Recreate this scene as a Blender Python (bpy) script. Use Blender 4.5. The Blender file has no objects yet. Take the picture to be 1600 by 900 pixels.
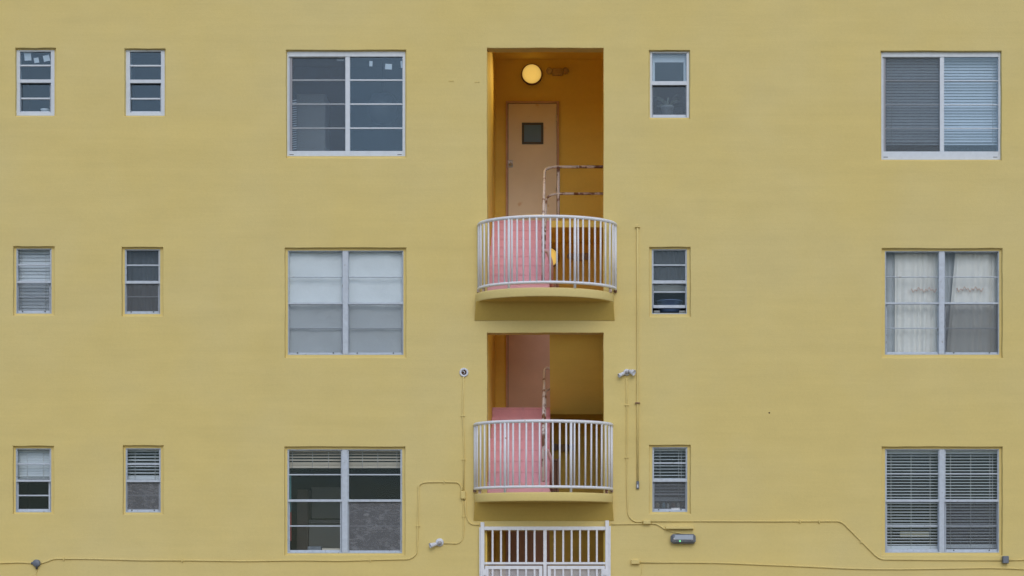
import bpy, bmesh, math, random
from mathutils import Vector, Matrix, Quaternion
random.seed(7)
R = math.radians
S = bpy.context.scene
COL = S.collection

# ------------------------------------------------------------------ camera
DIST = 25.0          # metres from the facade
EYE = 1.56           # eye height
PPM = 110.0          # photo pixels per metre on the facade plane
CX, CY = 880.0, 915.0
cam = bpy.data.cameras.new('camera')
cam.sensor_width = 36.0
cam.lens = 36.0 * DIST * PPM / 1600.0
cam.shift_x = (800 - CX) / 1600.0
cam.shift_y = (CY - 450) / 1600.0
cam.clip_end = 2000
co = bpy.data.objects.new('camera', cam)
COL.objects.link(co)
co.location = (0, -DIST, EYE)
co.rotation_euler = (R(90), 0, 0)
S.camera = co

# ------------------------------------------------------------------ sky, sun, exposure
SUN_EL, SUN_AZ = 36.0, 10.0     # sun behind the camera, slightly to its right, behind thin cloud
w = bpy.data.worlds.new('World')
S.world = w
w.use_nodes = True
nt = w.node_tree
sky = nt.nodes.new('ShaderNodeTexSky')
sky.sky_type = 'NISHITA'
sky.sun_disc = False
sky.sun_elevation = R(SUN_EL)
sky.sun_rotation = R(180 - SUN_AZ)
sky.air_density = 1.0
sky.dust_density = 1.0
sky.ozone_density = 2.5
tcw = nt.nodes.new('ShaderNodeTexCoord')
mpw = nt.nodes.new('ShaderNodeMapping')
mpw.inputs['Scale'].default_value = (1, 1, 2.6)
nt.links.new(tcw.outputs['Generated'], mpw.inputs[0])
cl = nt.nodes.new('ShaderNodeTexNoise')
cl.inputs['Scale'].default_value = 5.0
cl.inputs['Detail'].default_value = 7
nt.links.new(mpw.outputs[0], cl.inputs['Vector'])
clr = nt.nodes.new('ShaderNodeMapRange')
clr.inputs[1].default_value, clr.inputs[2].default_value = 0.42, 0.68
clr.inputs[3].default_value, clr.inputs[4].default_value = 0.0, 0.55
nt.links.new(cl.outputs[0], clr.inputs[0])
cmx = nt.nodes.new('ShaderNodeMix')
cmx.data_type = 'RGBA'
nt.links.new(clr.outputs[0], cmx.inputs[0])
nt.links.new(sky.outputs[0], cmx.inputs[6])
cmx.inputs[7].default_value = (8.5, 8.9, 9.6, 1)
nt.links.new(cmx.outputs[2], nt.nodes['Background'].inputs[0])
nt.nodes['Background'].inputs[1].default_value = 0.15
sl = bpy.data.lights.new('sun', 'SUN')
sl.energy = 0.8
sl.angle = R(34)
sl.color = (1.0, 0.965, 0.92)
so = bpy.data.objects.new('sun', sl)
COL.objects.link(so)
sd = Vector((math.sin(R(SUN_AZ)) * math.cos(R(SUN_EL)), -math.cos(R(SUN_AZ)) * math.cos(R(SUN_EL)), math.sin(R(SUN_EL))))
so.rotation_euler = sd.to_track_quat('Z', 'Y').to_euler()
so.location = sd * 60
S.view_settings.view_transform = 'Standard'
S.view_settings.look = 'None'
S.view_settings.gamma = 1.0
S.view_settings.exposure = -0.10
S.cycles.max_bounces = 10
S.cycles.diffuse_bounces = 6
S.cycles.transparent_max_bounces = 16
S.cycles.sample_clamp_indirect = 4.0


def U(px, py, y=0.0):
    """the measured point of the photo, back on the vertical plane at depth y"""
    s = (DIST + y) / DIST
    return Vector(((px - CX) / PPM * s, y, EYE + (CY - py) / PPM * s))


# ------------------------------------------------------------------ materials
def mat(name, col, rough=0.6, metal=0.0, var=0.0, var_scale=3.0, bump=0.0, bump_scale=60.0, spec=0.5,
        spot=None, spot_scale=8.0, spot_at=0.62, spot_soft=0.05, streak=None):
    m = bpy.data.materials.new(name)
    m.use_nodes = True
    t = m.node_tree
    n, l = t.nodes, t.links
    b = n['Principled BSDF']
    b.inputs['Roughness'].default_value = rough
    b.inputs['Metallic'].default_value = metal
    b.inputs['Specular IOR Level'].default_value = spec
    tc = n.new('ShaderNodeTexCoord')
    out = None
    rgb = n.new('ShaderNodeRGB')
    rgb.outputs[0].default_value = (*col, 1)
    out = rgb.outputs[0]
    if var > 0:
        nz = n.new('ShaderNodeTexNoise')
        nz.inputs['Scale'].default_value = var_scale
        nz.inputs['Detail'].default_value = 6
        nz.inputs['Roughness'].default_value = 0.6
        l.new(tc.outputs['Object'], nz.inputs['Vector'])
        mr = n.new('ShaderNodeMapRange')
        mr.inputs[1].default_value, mr.inputs[2].default_value = 0.3, 0.7
        mr.inputs[3].default_value, mr.inputs[4].default_value = 1 - var, 1 + var
        l.new(nz.outputs[0], mr.inputs[0])
        mx = n.new('ShaderNodeVectorMath')
        mx.operation = 'SCALE'
        l.new(out, mx.inputs[0])
        l.new(mr.outputs[0], mx.inputs['Scale'])
        out = mx.outputs[0]
    if spot is not None:
        nz = n.new('ShaderNodeTexNoise')
        nz.inputs['Scale'].default_value = spot_scale
        nz.inputs['Detail'].default_value = 5
        l.new(tc.outputs['Object'], nz.inputs['Vector'])
        mr = n.new('ShaderNodeMapRange')
        mr.inputs[1].default_value, mr.inputs[2].default_value = spot_at - spot_soft, spot_at + spot_soft
        l.new(nz.outputs[0], mr.inputs[0])
        mx = n.new('ShaderNodeMix')
        mx.data_type = 'RGBA'
        l.new(mr.outputs[0], mx.inputs[0])
        l.new(out, mx.inputs[6])
        mx.inputs[7].default_value = (*spot, 1)
        out = mx.outputs[2]
    l.new(out, b.inputs['Base Color'])
    if bump > 0:
        nz = n.new('ShaderNodeTexNoise')
        nz.inputs['Scale'].default_value = bump_scale
        nz.inputs['Detail'].default_value = 4
        l.new(tc.outputs['Object'], nz.inputs['Vector'])
        bp = n.new('ShaderNodeBump')
        bp.inputs['Strength'].default_value = bump
        bp.inputs['Distance'].default_value = 0.02
        l.new(nz.outputs[0], bp.inputs['Height'])
        l.new(bp.outputs[0], b.inputs['Normal'])
    return m


def stucco(name, col, patch, amount=0.028):
    """painted render: repaint patches, faint runs, trowel undulation and a fine grain"""
    m = bpy.data.materials.new(name)
    m.use_nodes = True
    t = m.node_tree
    n, l = t.nodes, t.links
    b = n['Principled BSDF']
    b.inputs['Roughness'].default_value = 0.82
    b.inputs['Specular IOR Level'].default_value = 0.25
    tc = n.new('ShaderNodeTexCoord')

    def noise(scale, detail=5, stretch=None, rough=0.55):
        v = tc.outputs['Object']
        if stretch:
            mp = n.new('ShaderNodeMapping')
            mp.inputs['Scale'].default_value = stretch
            l.new(v, mp.inputs[0])
            v = mp.outputs[0]
        z = n.new('ShaderNodeTexNoise')
        z.inputs['Scale'].default_value = scale
        z.inputs['Detail'].default_value = detail
        z.inputs['Roughness'].default_value = rough
        l.new(v, z.inputs['Vector'])
        return z.outputs[0]

    def rng(x, a, b_, c, d):
        r = n.new('ShaderNodeMapRange')
        r.inputs[1].default_value, r.inputs[2].default_value = a, b_
        r.inputs[3].default_value, r.inputs[4].default_value = c, d
        l.new(x, r.inputs[0])
        return r.outputs[0]

    def mixc(f, a, c):
        x = n.new('ShaderNodeMix')
        x.data_type = 'RGBA'
        l.new(f, x.inputs[0])
        if hasattr(a, 'links'):
            l.new(a, x.inputs[6])
        else:
            x.inputs[6].default_value = (*a, 1)
        if hasattr(c, 'links'):
            l.new(c, x.inputs[7])
        else:
            x.inputs[7].default_value = (*c, 1)
        return x.outputs[2]

    def scale(c, f):
        x = n.new('ShaderNodeVectorMath')
        x.operation = 'SCALE'
        l.new(c, x.inputs[0])
        l.new(f, x.inputs['Scale'])
        return x.outputs[0]

    c = mixc(rng(noise(0.42, 4), 0.40, 0.64, 0, 1), col, patch)
    c = scale(c, rng(noise(1.6, 7, (1, 1, 1.6)), 0.3, 0.7, 1 - amount, 1 + amount))
    c = scale(c, rng(noise(2.0, 6, (0.22, 1, 3.2)), 0.3, 0.7, 1 - amount * 0.8, 1 + amount * 0.8))
    c = scale(c, rng(noise(26, 3), 0.3, 0.7, 1 - amount * 0.6, 1 + amount * 0.6))
    # small scuffs and chips
    c = mixc(rng(noise(9, 8, (0.6, 1, 1.8), 0.7), 0.70, 0.76, 0, 0.35), c, tuple(0.62 * v for v in col))
    l.new(c, b.inputs['Base Color'])
    h1 = n.new('ShaderNodeBump')
    h1.inputs['Strength'].default_value = 0.06
    h1.inputs['Distance'].default_value = 0.05
    l.new(noise(2.4, 3, (1, 1, 1.3)), h1.inputs['Height'])
    h2 = n.new('ShaderNodeBump')
    h2.inputs['Strength'].default_value = 0.30
    h2.inputs['Distance'].default_value = 0.006
    l.new(noise(70, 4), h2.inputs['Height'])
    h3 = n.new('ShaderNodeBump')
    h3.inputs['Strength'].default_value = 0.16
    h3.inputs['Distance'].default_value = 0.012
    l.new(noise(3.2, 5, (0.25, 1, 5.0)), h3.inputs['Height'])
    l.new(h1.outputs[0], h3.inputs['Normal'])
    l.new(h3.outputs[0], h2.inputs['Normal'])
    l.new(h2.outputs[0], b.inputs['Normal'])
    return m


def glass_mat(name, tint, refl=0.045, rough=0.0):
    m = bpy.data.materials.new(name)
    m.use_nodes = True
    t = m.node_tree
    n, l = t.nodes, t.links
    n.remove(n['Principled BSDF'])
    tr = n.new('ShaderNodeBsdfTransparent')
    tr.inputs[0].default_value = (*tint, 1)
    gl = n.new('ShaderNodeBsdfGlossy')
    gl.inputs[0].default_value = (0.70, 0.89, 1, 1)
    gl.inputs['Roughness'].default_value = rough
    lw = n.new('ShaderNodeLayerWeight')
    lw.inputs[0].default_value = 0.5
    pw = n.new('ShaderNodeMath')
    pw.operation = 'POWER'
    pw.inputs[1].default_value = 5
    l.new(lw.outputs['Facing'], pw.inputs[0])
    ma = n.new('ShaderNodeMath')
    ma.operation = 'MULTIPLY_ADD'
    ma.inputs[1].default_value = 0.8
    ma.inputs[2].default_value = refl
    l.new(pw.outputs[0], ma.inputs[0])
    mx = n.new('ShaderNodeMixShader')
    l.new(ma.outputs[0], mx.inputs[0])
    l.new(tr.outputs[0], mx.inputs[1])
    l.new(gl.outputs[0], mx.inputs[2])
    l.new(mx.outputs[0], n['Material Output'].inputs[0])
    # old panes are never quite flat
    tc = n.new('ShaderNodeTexCoord')
    nz = n.new('ShaderNodeTexNoise')
    nz.inputs['Scale'].default_value = 2.5
    l.new(tc.outputs['Object'], nz.inputs['Vector'])
    bp = n.new('ShaderNodeBump')
    bp.inputs['Strength'].default_value = 0.12
    bp.inputs['Distance'].default_value = 0.02
    l.new(nz.outputs[0], bp.inputs['Height'])
    l.new(bp.outputs[0], gl.inputs['Normal'])
    return m


def screen_mat(name, col, cover, mottled=None):
    """woven insect mesh, far too fine to see its wires: part of the light goes through"""
    m = bpy.data.materials.new(name)
    m.use_nodes = True
    t = m.node_tree
    n, l = t.nodes, t.links
    b = n['Principled BSDF']
    b.inputs['Base Color'].default_value = (*col, 1)
    b.inputs['Roughness'].default_value = 0.7
    b.inputs['Specular IOR Level'].default_value = 0.2
    tr = n.new('ShaderNodeBsdfTransparent')
    mx = n.new('ShaderNodeMixShader')
    mx.inputs[0].default_value = cover
    l.new(tr.outputs[0], mx.inputs[1])
    l.new(b.outputs[0], mx.inputs[2])
    l.new(mx.outputs[0], n['Material Output'].inputs[0])
    if mottled:
        tc = n.new('ShaderNodeTexCoord')
        mp = n.new('ShaderNodeMapping')
        mp.inputs['Scale'].default_value = (1, 1, 2.5)
        l.new(tc.outputs['Object'], mp.inputs[0])
        nz = n.new('ShaderNodeTexNoise')
        nz.inputs['Scale'].default_value = 7
        nz.inputs['Detail'].default_value = 8
        nz.inputs['Roughness'].default_value = 0.7
        nz.inputs['Distortion'].default_value = 1.5
        l.new(mp.outputs[0], nz.inputs['Vector'])
        mr = n.new('ShaderNodeMapRange')
        mr.inputs[1].default_value, mr.inputs[2].default_value = 0.46, 0.80
        l.new(nz.outputs[0], mr.inputs[0])
        mc = n.new('ShaderNodeMix')
        mc.data_type = 'RGBA'
        l.new(mr.outputs[0], mc.inputs[0])
        mc.inputs[6].default_value = (*col, 1)
        mc.inputs[7].default_value = (*mottled, 1)
        l.new(mc.outputs[2], b.inputs['Base Color'])
        m2 = n.new('ShaderNodeMapRange')
        m2.inputs[1].default_value, m2.inputs[2].default_value = 0.46, 0.80
        m2.inputs[3].default_value, m2.inputs[4].default_value = cover, min(1, cover + 0.3)
        l.new(nz.outputs[0], m2.inputs[0])
        l.new(m2.outputs[0], mx.inputs[0])
    return m


def emit_mat(name, col, strength):
    m = bpy.data.materials.new(name)
    m.use_nodes = True
    b = m.node_tree.nodes['Principled BSDF']
    b.inputs['Base Color'].default_value = (*[v * 0.2 for v in col], 1)
    b.inputs['Emission Color'].default_value = (*col, 1)
    b.inputs['Emission Strength'].default_value = strength
    b.inputs['Roughness'].default_value = 0.35
    return m


M = {}
M['wall'] = stucco('yellow_stucco', (0.720, 0.570, 0.216), (0.710, 0.577, 0.246))
M['inside'] = stucco('stairwell_paint', (0.88, 0.66, 0.16), (0.87, 0.65, 0.165), 0.03)
M['white'] = mat('white_window_metal', (0.62, 0.67, 0.73), 0.4, var=0.05, var_scale=14)
M['old_white'] = mat('aged_window_metal', (0.51, 0.565, 0.635), 0.45, var=0.10, var_scale=18,
                     spot=(0.30, 0.29, 0.27), spot_scale=22, spot_at=0.68)
M['rail'] = mat('white_railing_paint', (0.77, 0.78, 0.82), 0.4, var=0.05, var_scale=16,
                spot=(0.36, 0.22, 0.14), spot_scale=14, spot_at=0.73, spot_soft=0.03)
M['rust'] = mat('rusted_pale_paint', (0.62, 0.55, 0.53), 0.6, var=0.12, var_scale=10,
                spot=(0.18, 0.08, 0.045), spot_scale=6, spot_at=0.58, spot_soft=0.04, bump=0.3, bump_scale=30)
M['rusty'] = mat('heavily_rusted_paint', (0.60, 0.50, 0.46), 0.7, var=0.15, var_scale=12,
                 spot=(0.16, 0.062, 0.03), spot_scale=9, spot_at=0.50, spot_soft=0.06, bump=0.4, bump_scale=30)
M['pink'] = mat('pink_stair_paint', (0.77, 0.385, 0.45), 0.6, var=0.05, var_scale=5, bump=0.2, bump_scale=25,
                spot=(0.64, 0.34, 0.39), spot_scale=9, spot_at=0.70)
M['pinktube'] = mat('chipped_pink_paint', (0.70, 0.42, 0.42), 0.55, var=0.1, var_scale=12,
                    spot=(0.25, 0.12, 0.10), spot_scale=12, spot_at=0.70)
M['door'] = mat('beige_door_paint', (0.86, 0.76, 0.62), 0.5, var=0.04, var_scale=3,
                spot=(0.66, 0.40, 0.18), spot_scale=4, spot_at=0.72, spot_soft=0.05)
M['dim_door'] = mat('mauve_door_paint', (0.64, 0.46, 0.39), 0.55, var=0.06, var_scale=3)
M['doorframe'] = mat('pink_beige_frame_paint', (0.62, 0.40, 0.30), 0.5, var=0.08, var_scale=9)
M['black'] = mat('dark_grey_metal', (0.055, 0.055, 0.06), 0.45)
M['gap'] = mat('dark_rubber', (0.03, 0.03, 0.032), 0.7)
M['steel'] = mat('scuffed_steel', (0.50, 0.50, 0.52), 0.4, 0.3, var=0.3, var_scale=40)
M['box'] = mat('grey_box_metal', (0.16, 0.18, 0.215), 0.5, 0.2, var=0.15, var_scale=20)
M['lampwhite'] = mat('white_lamp_plastic', (0.66, 0.68, 0.74), 0.35, var=0.05, var_scale=20)
M['emer'] = mat('dusty_lamp_plastic', (0.50, 0.36, 0.17), 0.6, var=0.08, var_scale=20)
M['emerhead'] = mat('grey_lamp_lens', (0.42, 0.40, 0.40), 0.3)
M['globe'] = emit_mat('lit_globe', (1.0, 0.62, 0.135), 0.76)
# the bulb sits behind the middle of the frosted globe: a brighter core than rim
_t = M['globe'].node_tree
_lw = _t.nodes.new('ShaderNodeLayerWeight')
_lw.inputs[0].default_value = 0.5
_mr = _t.nodes.new('ShaderNodeMapRange')
_mr.inputs[1].default_value, _mr.inputs[2].default_value = 0.0, 0.8
_mr.inputs[3].default_value, _mr.inputs[4].default_value = 0.84, 0.52
_t.links.new(_lw.outputs['Facing'], _mr.inputs[0])
_t.links.new(_mr.outputs[0], _t.nodes['Principled BSDF'].inputs['Emission Strength'])
M['led'] = emit_mat('green_lamp', (0.25, 1.0, 0.40), 1.2)
M['glass'] = glass_mat('window_glass', (0.93, 0.95, 0.96), 0.013)
M['glass_new'] = glass_mat('bluish_window_glass', (0.86, 0.90, 0.93), 0.060)
M['screen'] = screen_mat('insect_screen', (0.17, 0.18, 0.19), 0.36)
M['screen_mid'] = screen_mat('grey_insect_screen', (0.15, 0.155, 0.16), 0.25)
M['screen_thin'] = screen_mat('thin_insect_screen', (0.16, 0.17, 0.19), 0.16)
M['screen_old'] = screen_mat('dusty_insect_screen', (0.20, 0.205, 0.215), 0.46, mottled=(0.36, 0.37, 0.385))
M['slat'] = mat('pale_blind_slat', (0.66, 0.70, 0.74), 0.55, var=0.04, var_scale=5)
M['slat_wood'] = mat('cream_blind_slat', (0.66, 0.58, 0.47), 0.55, var=0.06, var_scale=8)
M['cord'] = mat('blind_cord', (0.60, 0.61, 0.62), 0.7)
M['paper'] = mat('white_paper', (0.80, 0.82, 0.84), 0.8)
M['film'] = mat('white_window_paper', (0.80, 0.815, 0.82), 0.75, var=0.05, var_scale=3, bump=0.5, bump_scale=5)
M['curtain'] = mat('white_curtain', (0.83, 0.79, 0.73), 0.9, var=0.04, var_scale=6)
M['trim'] = mat('peach_trim', (0.66, 0.45, 0.36), 0.9)
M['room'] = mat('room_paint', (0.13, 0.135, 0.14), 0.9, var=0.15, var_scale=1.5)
M['room_dark'] = mat('painted_room_darkness', (0.008, 0.012, 0.016), 0.9, var=0.2, var_scale=1.5)  # near-black walls: the unlit room's darkness is put into the colour
M['cabinet'] = mat('pale_cabinet', (0.42, 0.43, 0.42), 0.6, var=0.04)
M['larder'] = mat('dark_wood', (0.06, 0.042, 0.035), 0.6)
M['kitchen'] = mat('kitchen_grey', (0.13, 0.13, 0.125), 0.6)
M['lens'] = mat('grey_lens', (0.38, 0.43, 0.50), 0.25)
M['soffit'] = stucco('balcony_soffit_shadow_tone', (0.64, 0.46, 0.12), (0.62, 0.455, 0.125), 0.04)  # wall yellow deepened: the underside's shadow and warm bounce painted in
M['drape'] = mat('dim_drape', (0.16, 0.175, 0.19), 0.9, var=0.08)
M['sheer'] = mat('grey_sheer', (0.50, 0.51, 0.52), 0.9, var=0.05)
M['brown'] = mat('brown_wood', (0.20, 0.10, 0.06), 0.6, var=0.15, var_scale=6)
M['dark_door'] = mat('dark_brown_door', (0.42, 0.24, 0.16), 0.55, var=0.1, var_scale=4)
M['teal'] = mat('teal_cloth', (0.10, 0.26, 0.28), 0.9)
M['red'] = mat('red_cloth', (0.42, 0.08, 0.06), 0.9)
M['blue'] = mat('blue_plastic', (0.10, 0.16, 0.28), 0.4)
M['ltblue'] = mat('light_blue_plastic', (0.34, 0.52, 0.64), 0.4)
M['tan'] = mat('tan_card', (0.55, 0.48, 0.33), 0.8)
M['leaf'] = mat('pale_leaf', (0.32, 0.36, 0.28), 0.6, var=0.2, var_scale=20)
M['pot'] = mat('pale_pot', (0.48, 0.49, 0.47), 0.6)
M['asphalt'] = mat('asphalt', (0.055, 0.055, 0.058), 0.9, var=0.2, var_scale=3, bump=0.4, bump_scale=120)
M['concrete'] = mat('pavement_concrete', (0.26, 0.20, 0.12), 0.9, var=0.12, var_scale=2, bump=0.3, bump_scale=60)
M['earth'] = mat('pale_ground', (0.20, 0.155, 0.09), 0.95, var=0.15, var_scale=0.5)
M['line'] = mat('road_paint', (0.75, 0.75, 0.72), 0.8, var=0.1, var_scale=6)
M['hole'] = mat('rusty_hole', (0.10, 0.05, 0.025), 0.9)


# ------------------------------------------------------------------ mesh builder
class MB:
    def __init__(s):
        s.v, s.f, s.mi, s.sm = [], [], [], []

    def add(s, vs, fs, mi=0, smooth=False):
        o = len(s.v)
        s.v += [tuple(p) for p in vs]
        for f in fs:
            s.f.append([o + i for i in f])
            s.mi.append(mi)
            s.sm.append(smooth)

    def box(s, x0, x1, y0, y1, z0, z1, mi=0):
        if x0 > x1: x0, x1 = x1, x0
        if y0 > y1: y0, y1 = y1, y0
        if z0 > z1: z0, z1 = z1, z0
        s.add([(x0, y0, z0), (x1, y0, z0), (x1, y1, z0), (x0, y1, z0),
               (x0, y0, z1), (x1, y0, z1), (x1, y1, z1), (x0, y1, z1)],
              [(0, 3, 2, 1), (4, 5, 6, 7), (0, 1, 5, 4), (1, 2, 6, 5), (2, 3, 7, 6), (3, 0, 4, 7)], mi)
        return s

    def bevbox(s, x0, x1, y0, y1, z0, z1, r=0.004, mi=0):
        """a box with its edges chamfered"""
        bm = bmesh.new()
        bmesh.ops.create_cube(bm, size=1)
        for v in bm.verts:
            v.co = Vector(((x0 + x1) / 2 + v.co.x * abs(x1 - x0), (y0 + y1) / 2 + v.co.y * abs(y1 - y0),
                           (z0 + z1) / 2 + v.co.z * abs(z1 - z0)))
        bmesh.ops.bevel(bm, geom=bm.edges[:], offset=r, segments=1, affect='EDGES')
        bm.verts.index_update()
        s.add([v.co.copy() for v in bm.verts], [[v.index for v in f.verts] for f in bm.faces], mi)
        bm.free()
        return s

    def prism(s, prof, x0, x1, mi=0, mats=None):
        """profile in (y, z), run along x"""
        n = len(prof)
        vs = [(x0, p[0], p[1]) for p in prof] + [(x1, p[0], p[1]) for p in prof]
        o = len(s.f)
        s.add(vs, [list(range(n))[::-1], list(range(n, 2 * n))] +
              [(i, (i + 1) % n, n + (i + 1) % n, n + i) for i in range(n)], mi)
        if mats:
            for i in range(n):
                s.mi[o + 2 + i] = mats[i]
        return s

    def tube(s, pts, r, n=8, cap=True, mi=0):
        pts = [Vector(p) for p in pts]
        vs, fs = [], []
        t0 = (pts[1] - pts[0]).normalized()
        a = Vector((0, 0, 1)) if abs(t0.z) < 0.9 else Vector((1, 0, 0))
        u = t0.cross(a).normalized()
        prev = t0
        for i, p in enumerate(pts):
            if i == 0: t = t0
            elif i == len(pts) - 1: t = (pts[-1] - pts[-2]).normalized()
            else: t = ((pts[i] - pts[i - 1]).normalized() + (pts[i + 1] - pts[i]).normalized()).normalized()
            u = prev.rotation_difference(t) @ u
            prev = t
            b = t.cross(u)
            for k in range(n):
                an = 2 * math.pi * k / n
                vs.append(p + (u * math.cos(an) + b * math.sin(an)) * r)
        for i in range(len(pts) - 1):
            for k in range(n):
                fs.append((i * n + k, i * n + (k + 1) % n, (i + 1) * n + (k + 1) % n, (i + 1) * n + k))
        s.add(vs, fs, mi, True)
        if cap:
            s.add(vs[:n], [list(range(n))[::-1]], mi)
            s.add(vs[-n:], [list(range(n))], mi)
        return s

    def lathe(s, prof, origin, axis, n=20, mi=0):
        """profile of (radius, along) turned about axis from origin"""
        axis = Vector(axis).normalized()
        a = Vector((0, 0, 1)) if abs(axis.z) < 0.9 else Vector((1, 0, 0))
        u = axis.cross(a).normalized()
        b = axis.cross(u)
        o = Vector(origin)
        vs, fs = [], []
        for (r, h) in prof:
            for k in range(n):
                an = 2 * math.pi * k / n
                vs.append(o + axis * h + (u * math.cos(an) + b * math.sin(an)) * max(r, 1e-4))
        for i in range(len(prof) - 1):
            for k in range(n):
                fs.append((i * n + k, i * n + (k + 1) % n, (i + 1) * n + (k + 1) % n, (i + 1) * n + k))
        s.add(vs, fs, mi, True)
        return s

    def build(s, name, mats, parent=None, fix=True):
        me = bpy.data.meshes.new(name)
        me.from_pydata(s.v, [], s.f)
        for m in (mats if isinstance(mats, (list, tuple)) else [mats]):
            me.materials.append(m)
        me.polygons.foreach_set('material_index', s.mi)
        me.polygons.foreach_set('use_smooth', s.sm)
        if fix:
            bm = bmesh.new()
            bm.from_mesh(me)
            bmesh.ops.remove_doubles(bm, verts=bm.verts[:], dist=1e-6)
            bmesh.ops.recalc_face_normals(bm, faces=bm.faces[:])
            bm.to_mesh(me)
            bm.free()
        me.update()
        return link(name, me, parent)


def link(name, me, parent=None):
    o = bpy.data.objects.new(name, me)
    COL.objects.link(o)
    if parent is not None:
        o.parent = parent
        o.matrix_parent_inverse = world_of(parent).inverted()
    return o


def world_of(o):
    m = Matrix.LocRotScale(o.location, o.rotation_euler, o.scale)
    if o.parent is not None:
        return world_of(o.parent) @ o.matrix_parent_inverse @ m
    return m


def tag(o, label=None, cat=None, group=None, kind=None):
    if label: o['label'] = label
    if cat: o['category'] = cat
    if group: o['group'] = group
    if kind: o['kind'] = kind
    return o


def thing(name, loc, label, cat, group=None):
    o = bpy.data.objects.new(name, None)
    o.empty_display_size = 0.1
    COL.objects.link(o)
    o.location = loc
    return tag(o, label, cat, group)


def fillet(pts, rad, n=6):
    pts = [Vector(p) for p in pts]
    out = [pts[0]]
    for i in range(1, len(pts) - 1):
        a, b, c = pts[i - 1], pts[i], pts[i + 1]
        d1, d2 = (a - b), (c - b)
        r = min(rad if not isinstance(rad, (list, tuple)) else rad[i - 1], d1.length * 0.49, d2.length * 0.49)
        p, q = b + d1.normalized() * r, b + d2.normalized() * r
        for k in range(n + 1):
            t = k / n
            out.append(p * (1 - t) ** 2 + b * 2 * t * (1 - t) + q * t * t)
    out.append(pts[-1])
    return out


# ------------------------------------------------------------------ ground
def sheet(name, x0, x1, y0, y1, z, m, cuts=1):
    b = MB()
    b.add([(x0, y0, z), (x1, y0, z), (x1, y1, z), (x0, y1, z)], [(0, 1, 2, 3)])
    return b.build(name, m, fix=False)


tag(sheet('ground', -600, 600, -600, 600, -0.13, M['earth']), kind='structure')
tag(sheet('road', -300, 300, -11.0, -3.2, -0.124, M['asphalt']), kind='structure')
b = MB()
for i in range(-14, 15):
    b.add([(i * 6.0, -7.16, -0.118), (i * 6.0 + 3, -7.16, -0.118), (i * 6.0 + 3, -7.04, -0.118), (i * 6.0, -7.04, -0.118)], [(0, 1, 2, 3)])
tag(b.build('road_marking', M['line'], fix=False), kind='structure')
b = MB()
b.box(-80, 80, -3.0, -0.004, -0.14, 0.0)
tag(b.build('pavement', M['concrete']), kind='structure')
b = MB()
b.bevbox(-80, 80, -3.2, -3.003, -0.14, 0.004, 0.02)
tag(b.build('kerb', M['concrete']), kind='structure')

# ------------------------------------------------------------------ levels
B1, B2 = 2.855, 5.690           # half landings with the balconies
L0, L1, L2 = 1.43, 4.275, 7.125  # door landings
LAND = 1.82                      # depth of the edge of the door landings
BACK = 3.06                      # back wall of the stairwell
CEIL = 9.95
XL, XR, XI = U(761, 0).x, U(943, 0).x, U(943, 0).x + 0.16

bld = thing('apartment_building', (0, 4, 0),
            'yellow stucco apartment block with a central open stairwell and rows of windows', 'building')

# stairwell openings and window openings: (x0, y0, x1, y1) in the photo
STAIR = [(761, 75, 943, None, B2), (761, 520, 943, None, B1), (758.5, 829.5, 945, None, 0.004)]
# windows: opening, frame rectangle
WIN = {
    'a1': ((24, 75, 87, 181.5), (25.6, 78, 85.2, 180.8)),
    'a2': ((20.5, 385, 85, 493), (25.3, 388.3, 80.6, 490)),
    'a3': ((20, 697, 84, 803), (24.6, 700.6, 80, 800.5)),
    'b1': ((194.5, 76, 258.5, 181.5), (196.5, 78, 257.4, 180.8)),
    'b2': ((190, 386, 254.5, 494), (195, 389.4, 250.2, 490.6)),
    'b3': ((192, 696, 255, 804), (196.3, 700.3, 251.2, 800.7)),
    'c1': ((447, 78, 634.5, 247), (448.6, 80.4, 633.3, 244)),
    'c2': ((445, 387, 634.5, 559), (449.8, 391.4, 630.4, 554.5)),
    'c3': ((444.5, 698, 633, 868), (449, 702, 628.4, 864.5)),
    'd1': ((1014, 78.5, 1078, 185.5), (1015.6, 80.3, 1077, 184)),
    'd2': ((1014.5, 386, 1079, 495), (1018.5, 389.2, 1073.3, 490.6)),
    'd3': ((1014.5, 695.5, 1079, 803), (1019.2, 698.7, 1074, 800)),
    'e1': ((1376, 79.5, 1565, 250.5), (1376.9, 80.6, 1564, 249.6)),
    'e2': ((1378, 388, 1566.5, 559), (1382.8, 392.2, 1561.3, 554.2)),
    'e3': ((1378, 698, 1566.5, 868), (1383, 701.5, 1561.2, 863.6)),
}
RING = 0.045


def ring_pts(x0, z0, x1, z1, wob, n=10):
    """rectangle loop with slightly uneven hand-plastered edges"""
    out = []
    rr = random.Random(int((x0 + 20) * 1000 + z0 * 77))
    for (ax, az, bx, bz) in ((x0, z0, x1, z0), (x1, z0, x1, z1), (x1, z1, x0, z1), (x0, z1, x0, z0)):
        ph = rr.random() * 6
        for k in range(n):
            t = k / n
            e = wob * (math.sin(t * 7 + ph) * 0.6 + rr.uniform(-0.6, 0.6)) * (0 if k == 0 else 1)
            if az == bz: out.append((ax + (bx - ax) * t, az + e))
            else: out.append((ax + e, az + (bz - az) * t))
    return out


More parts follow.
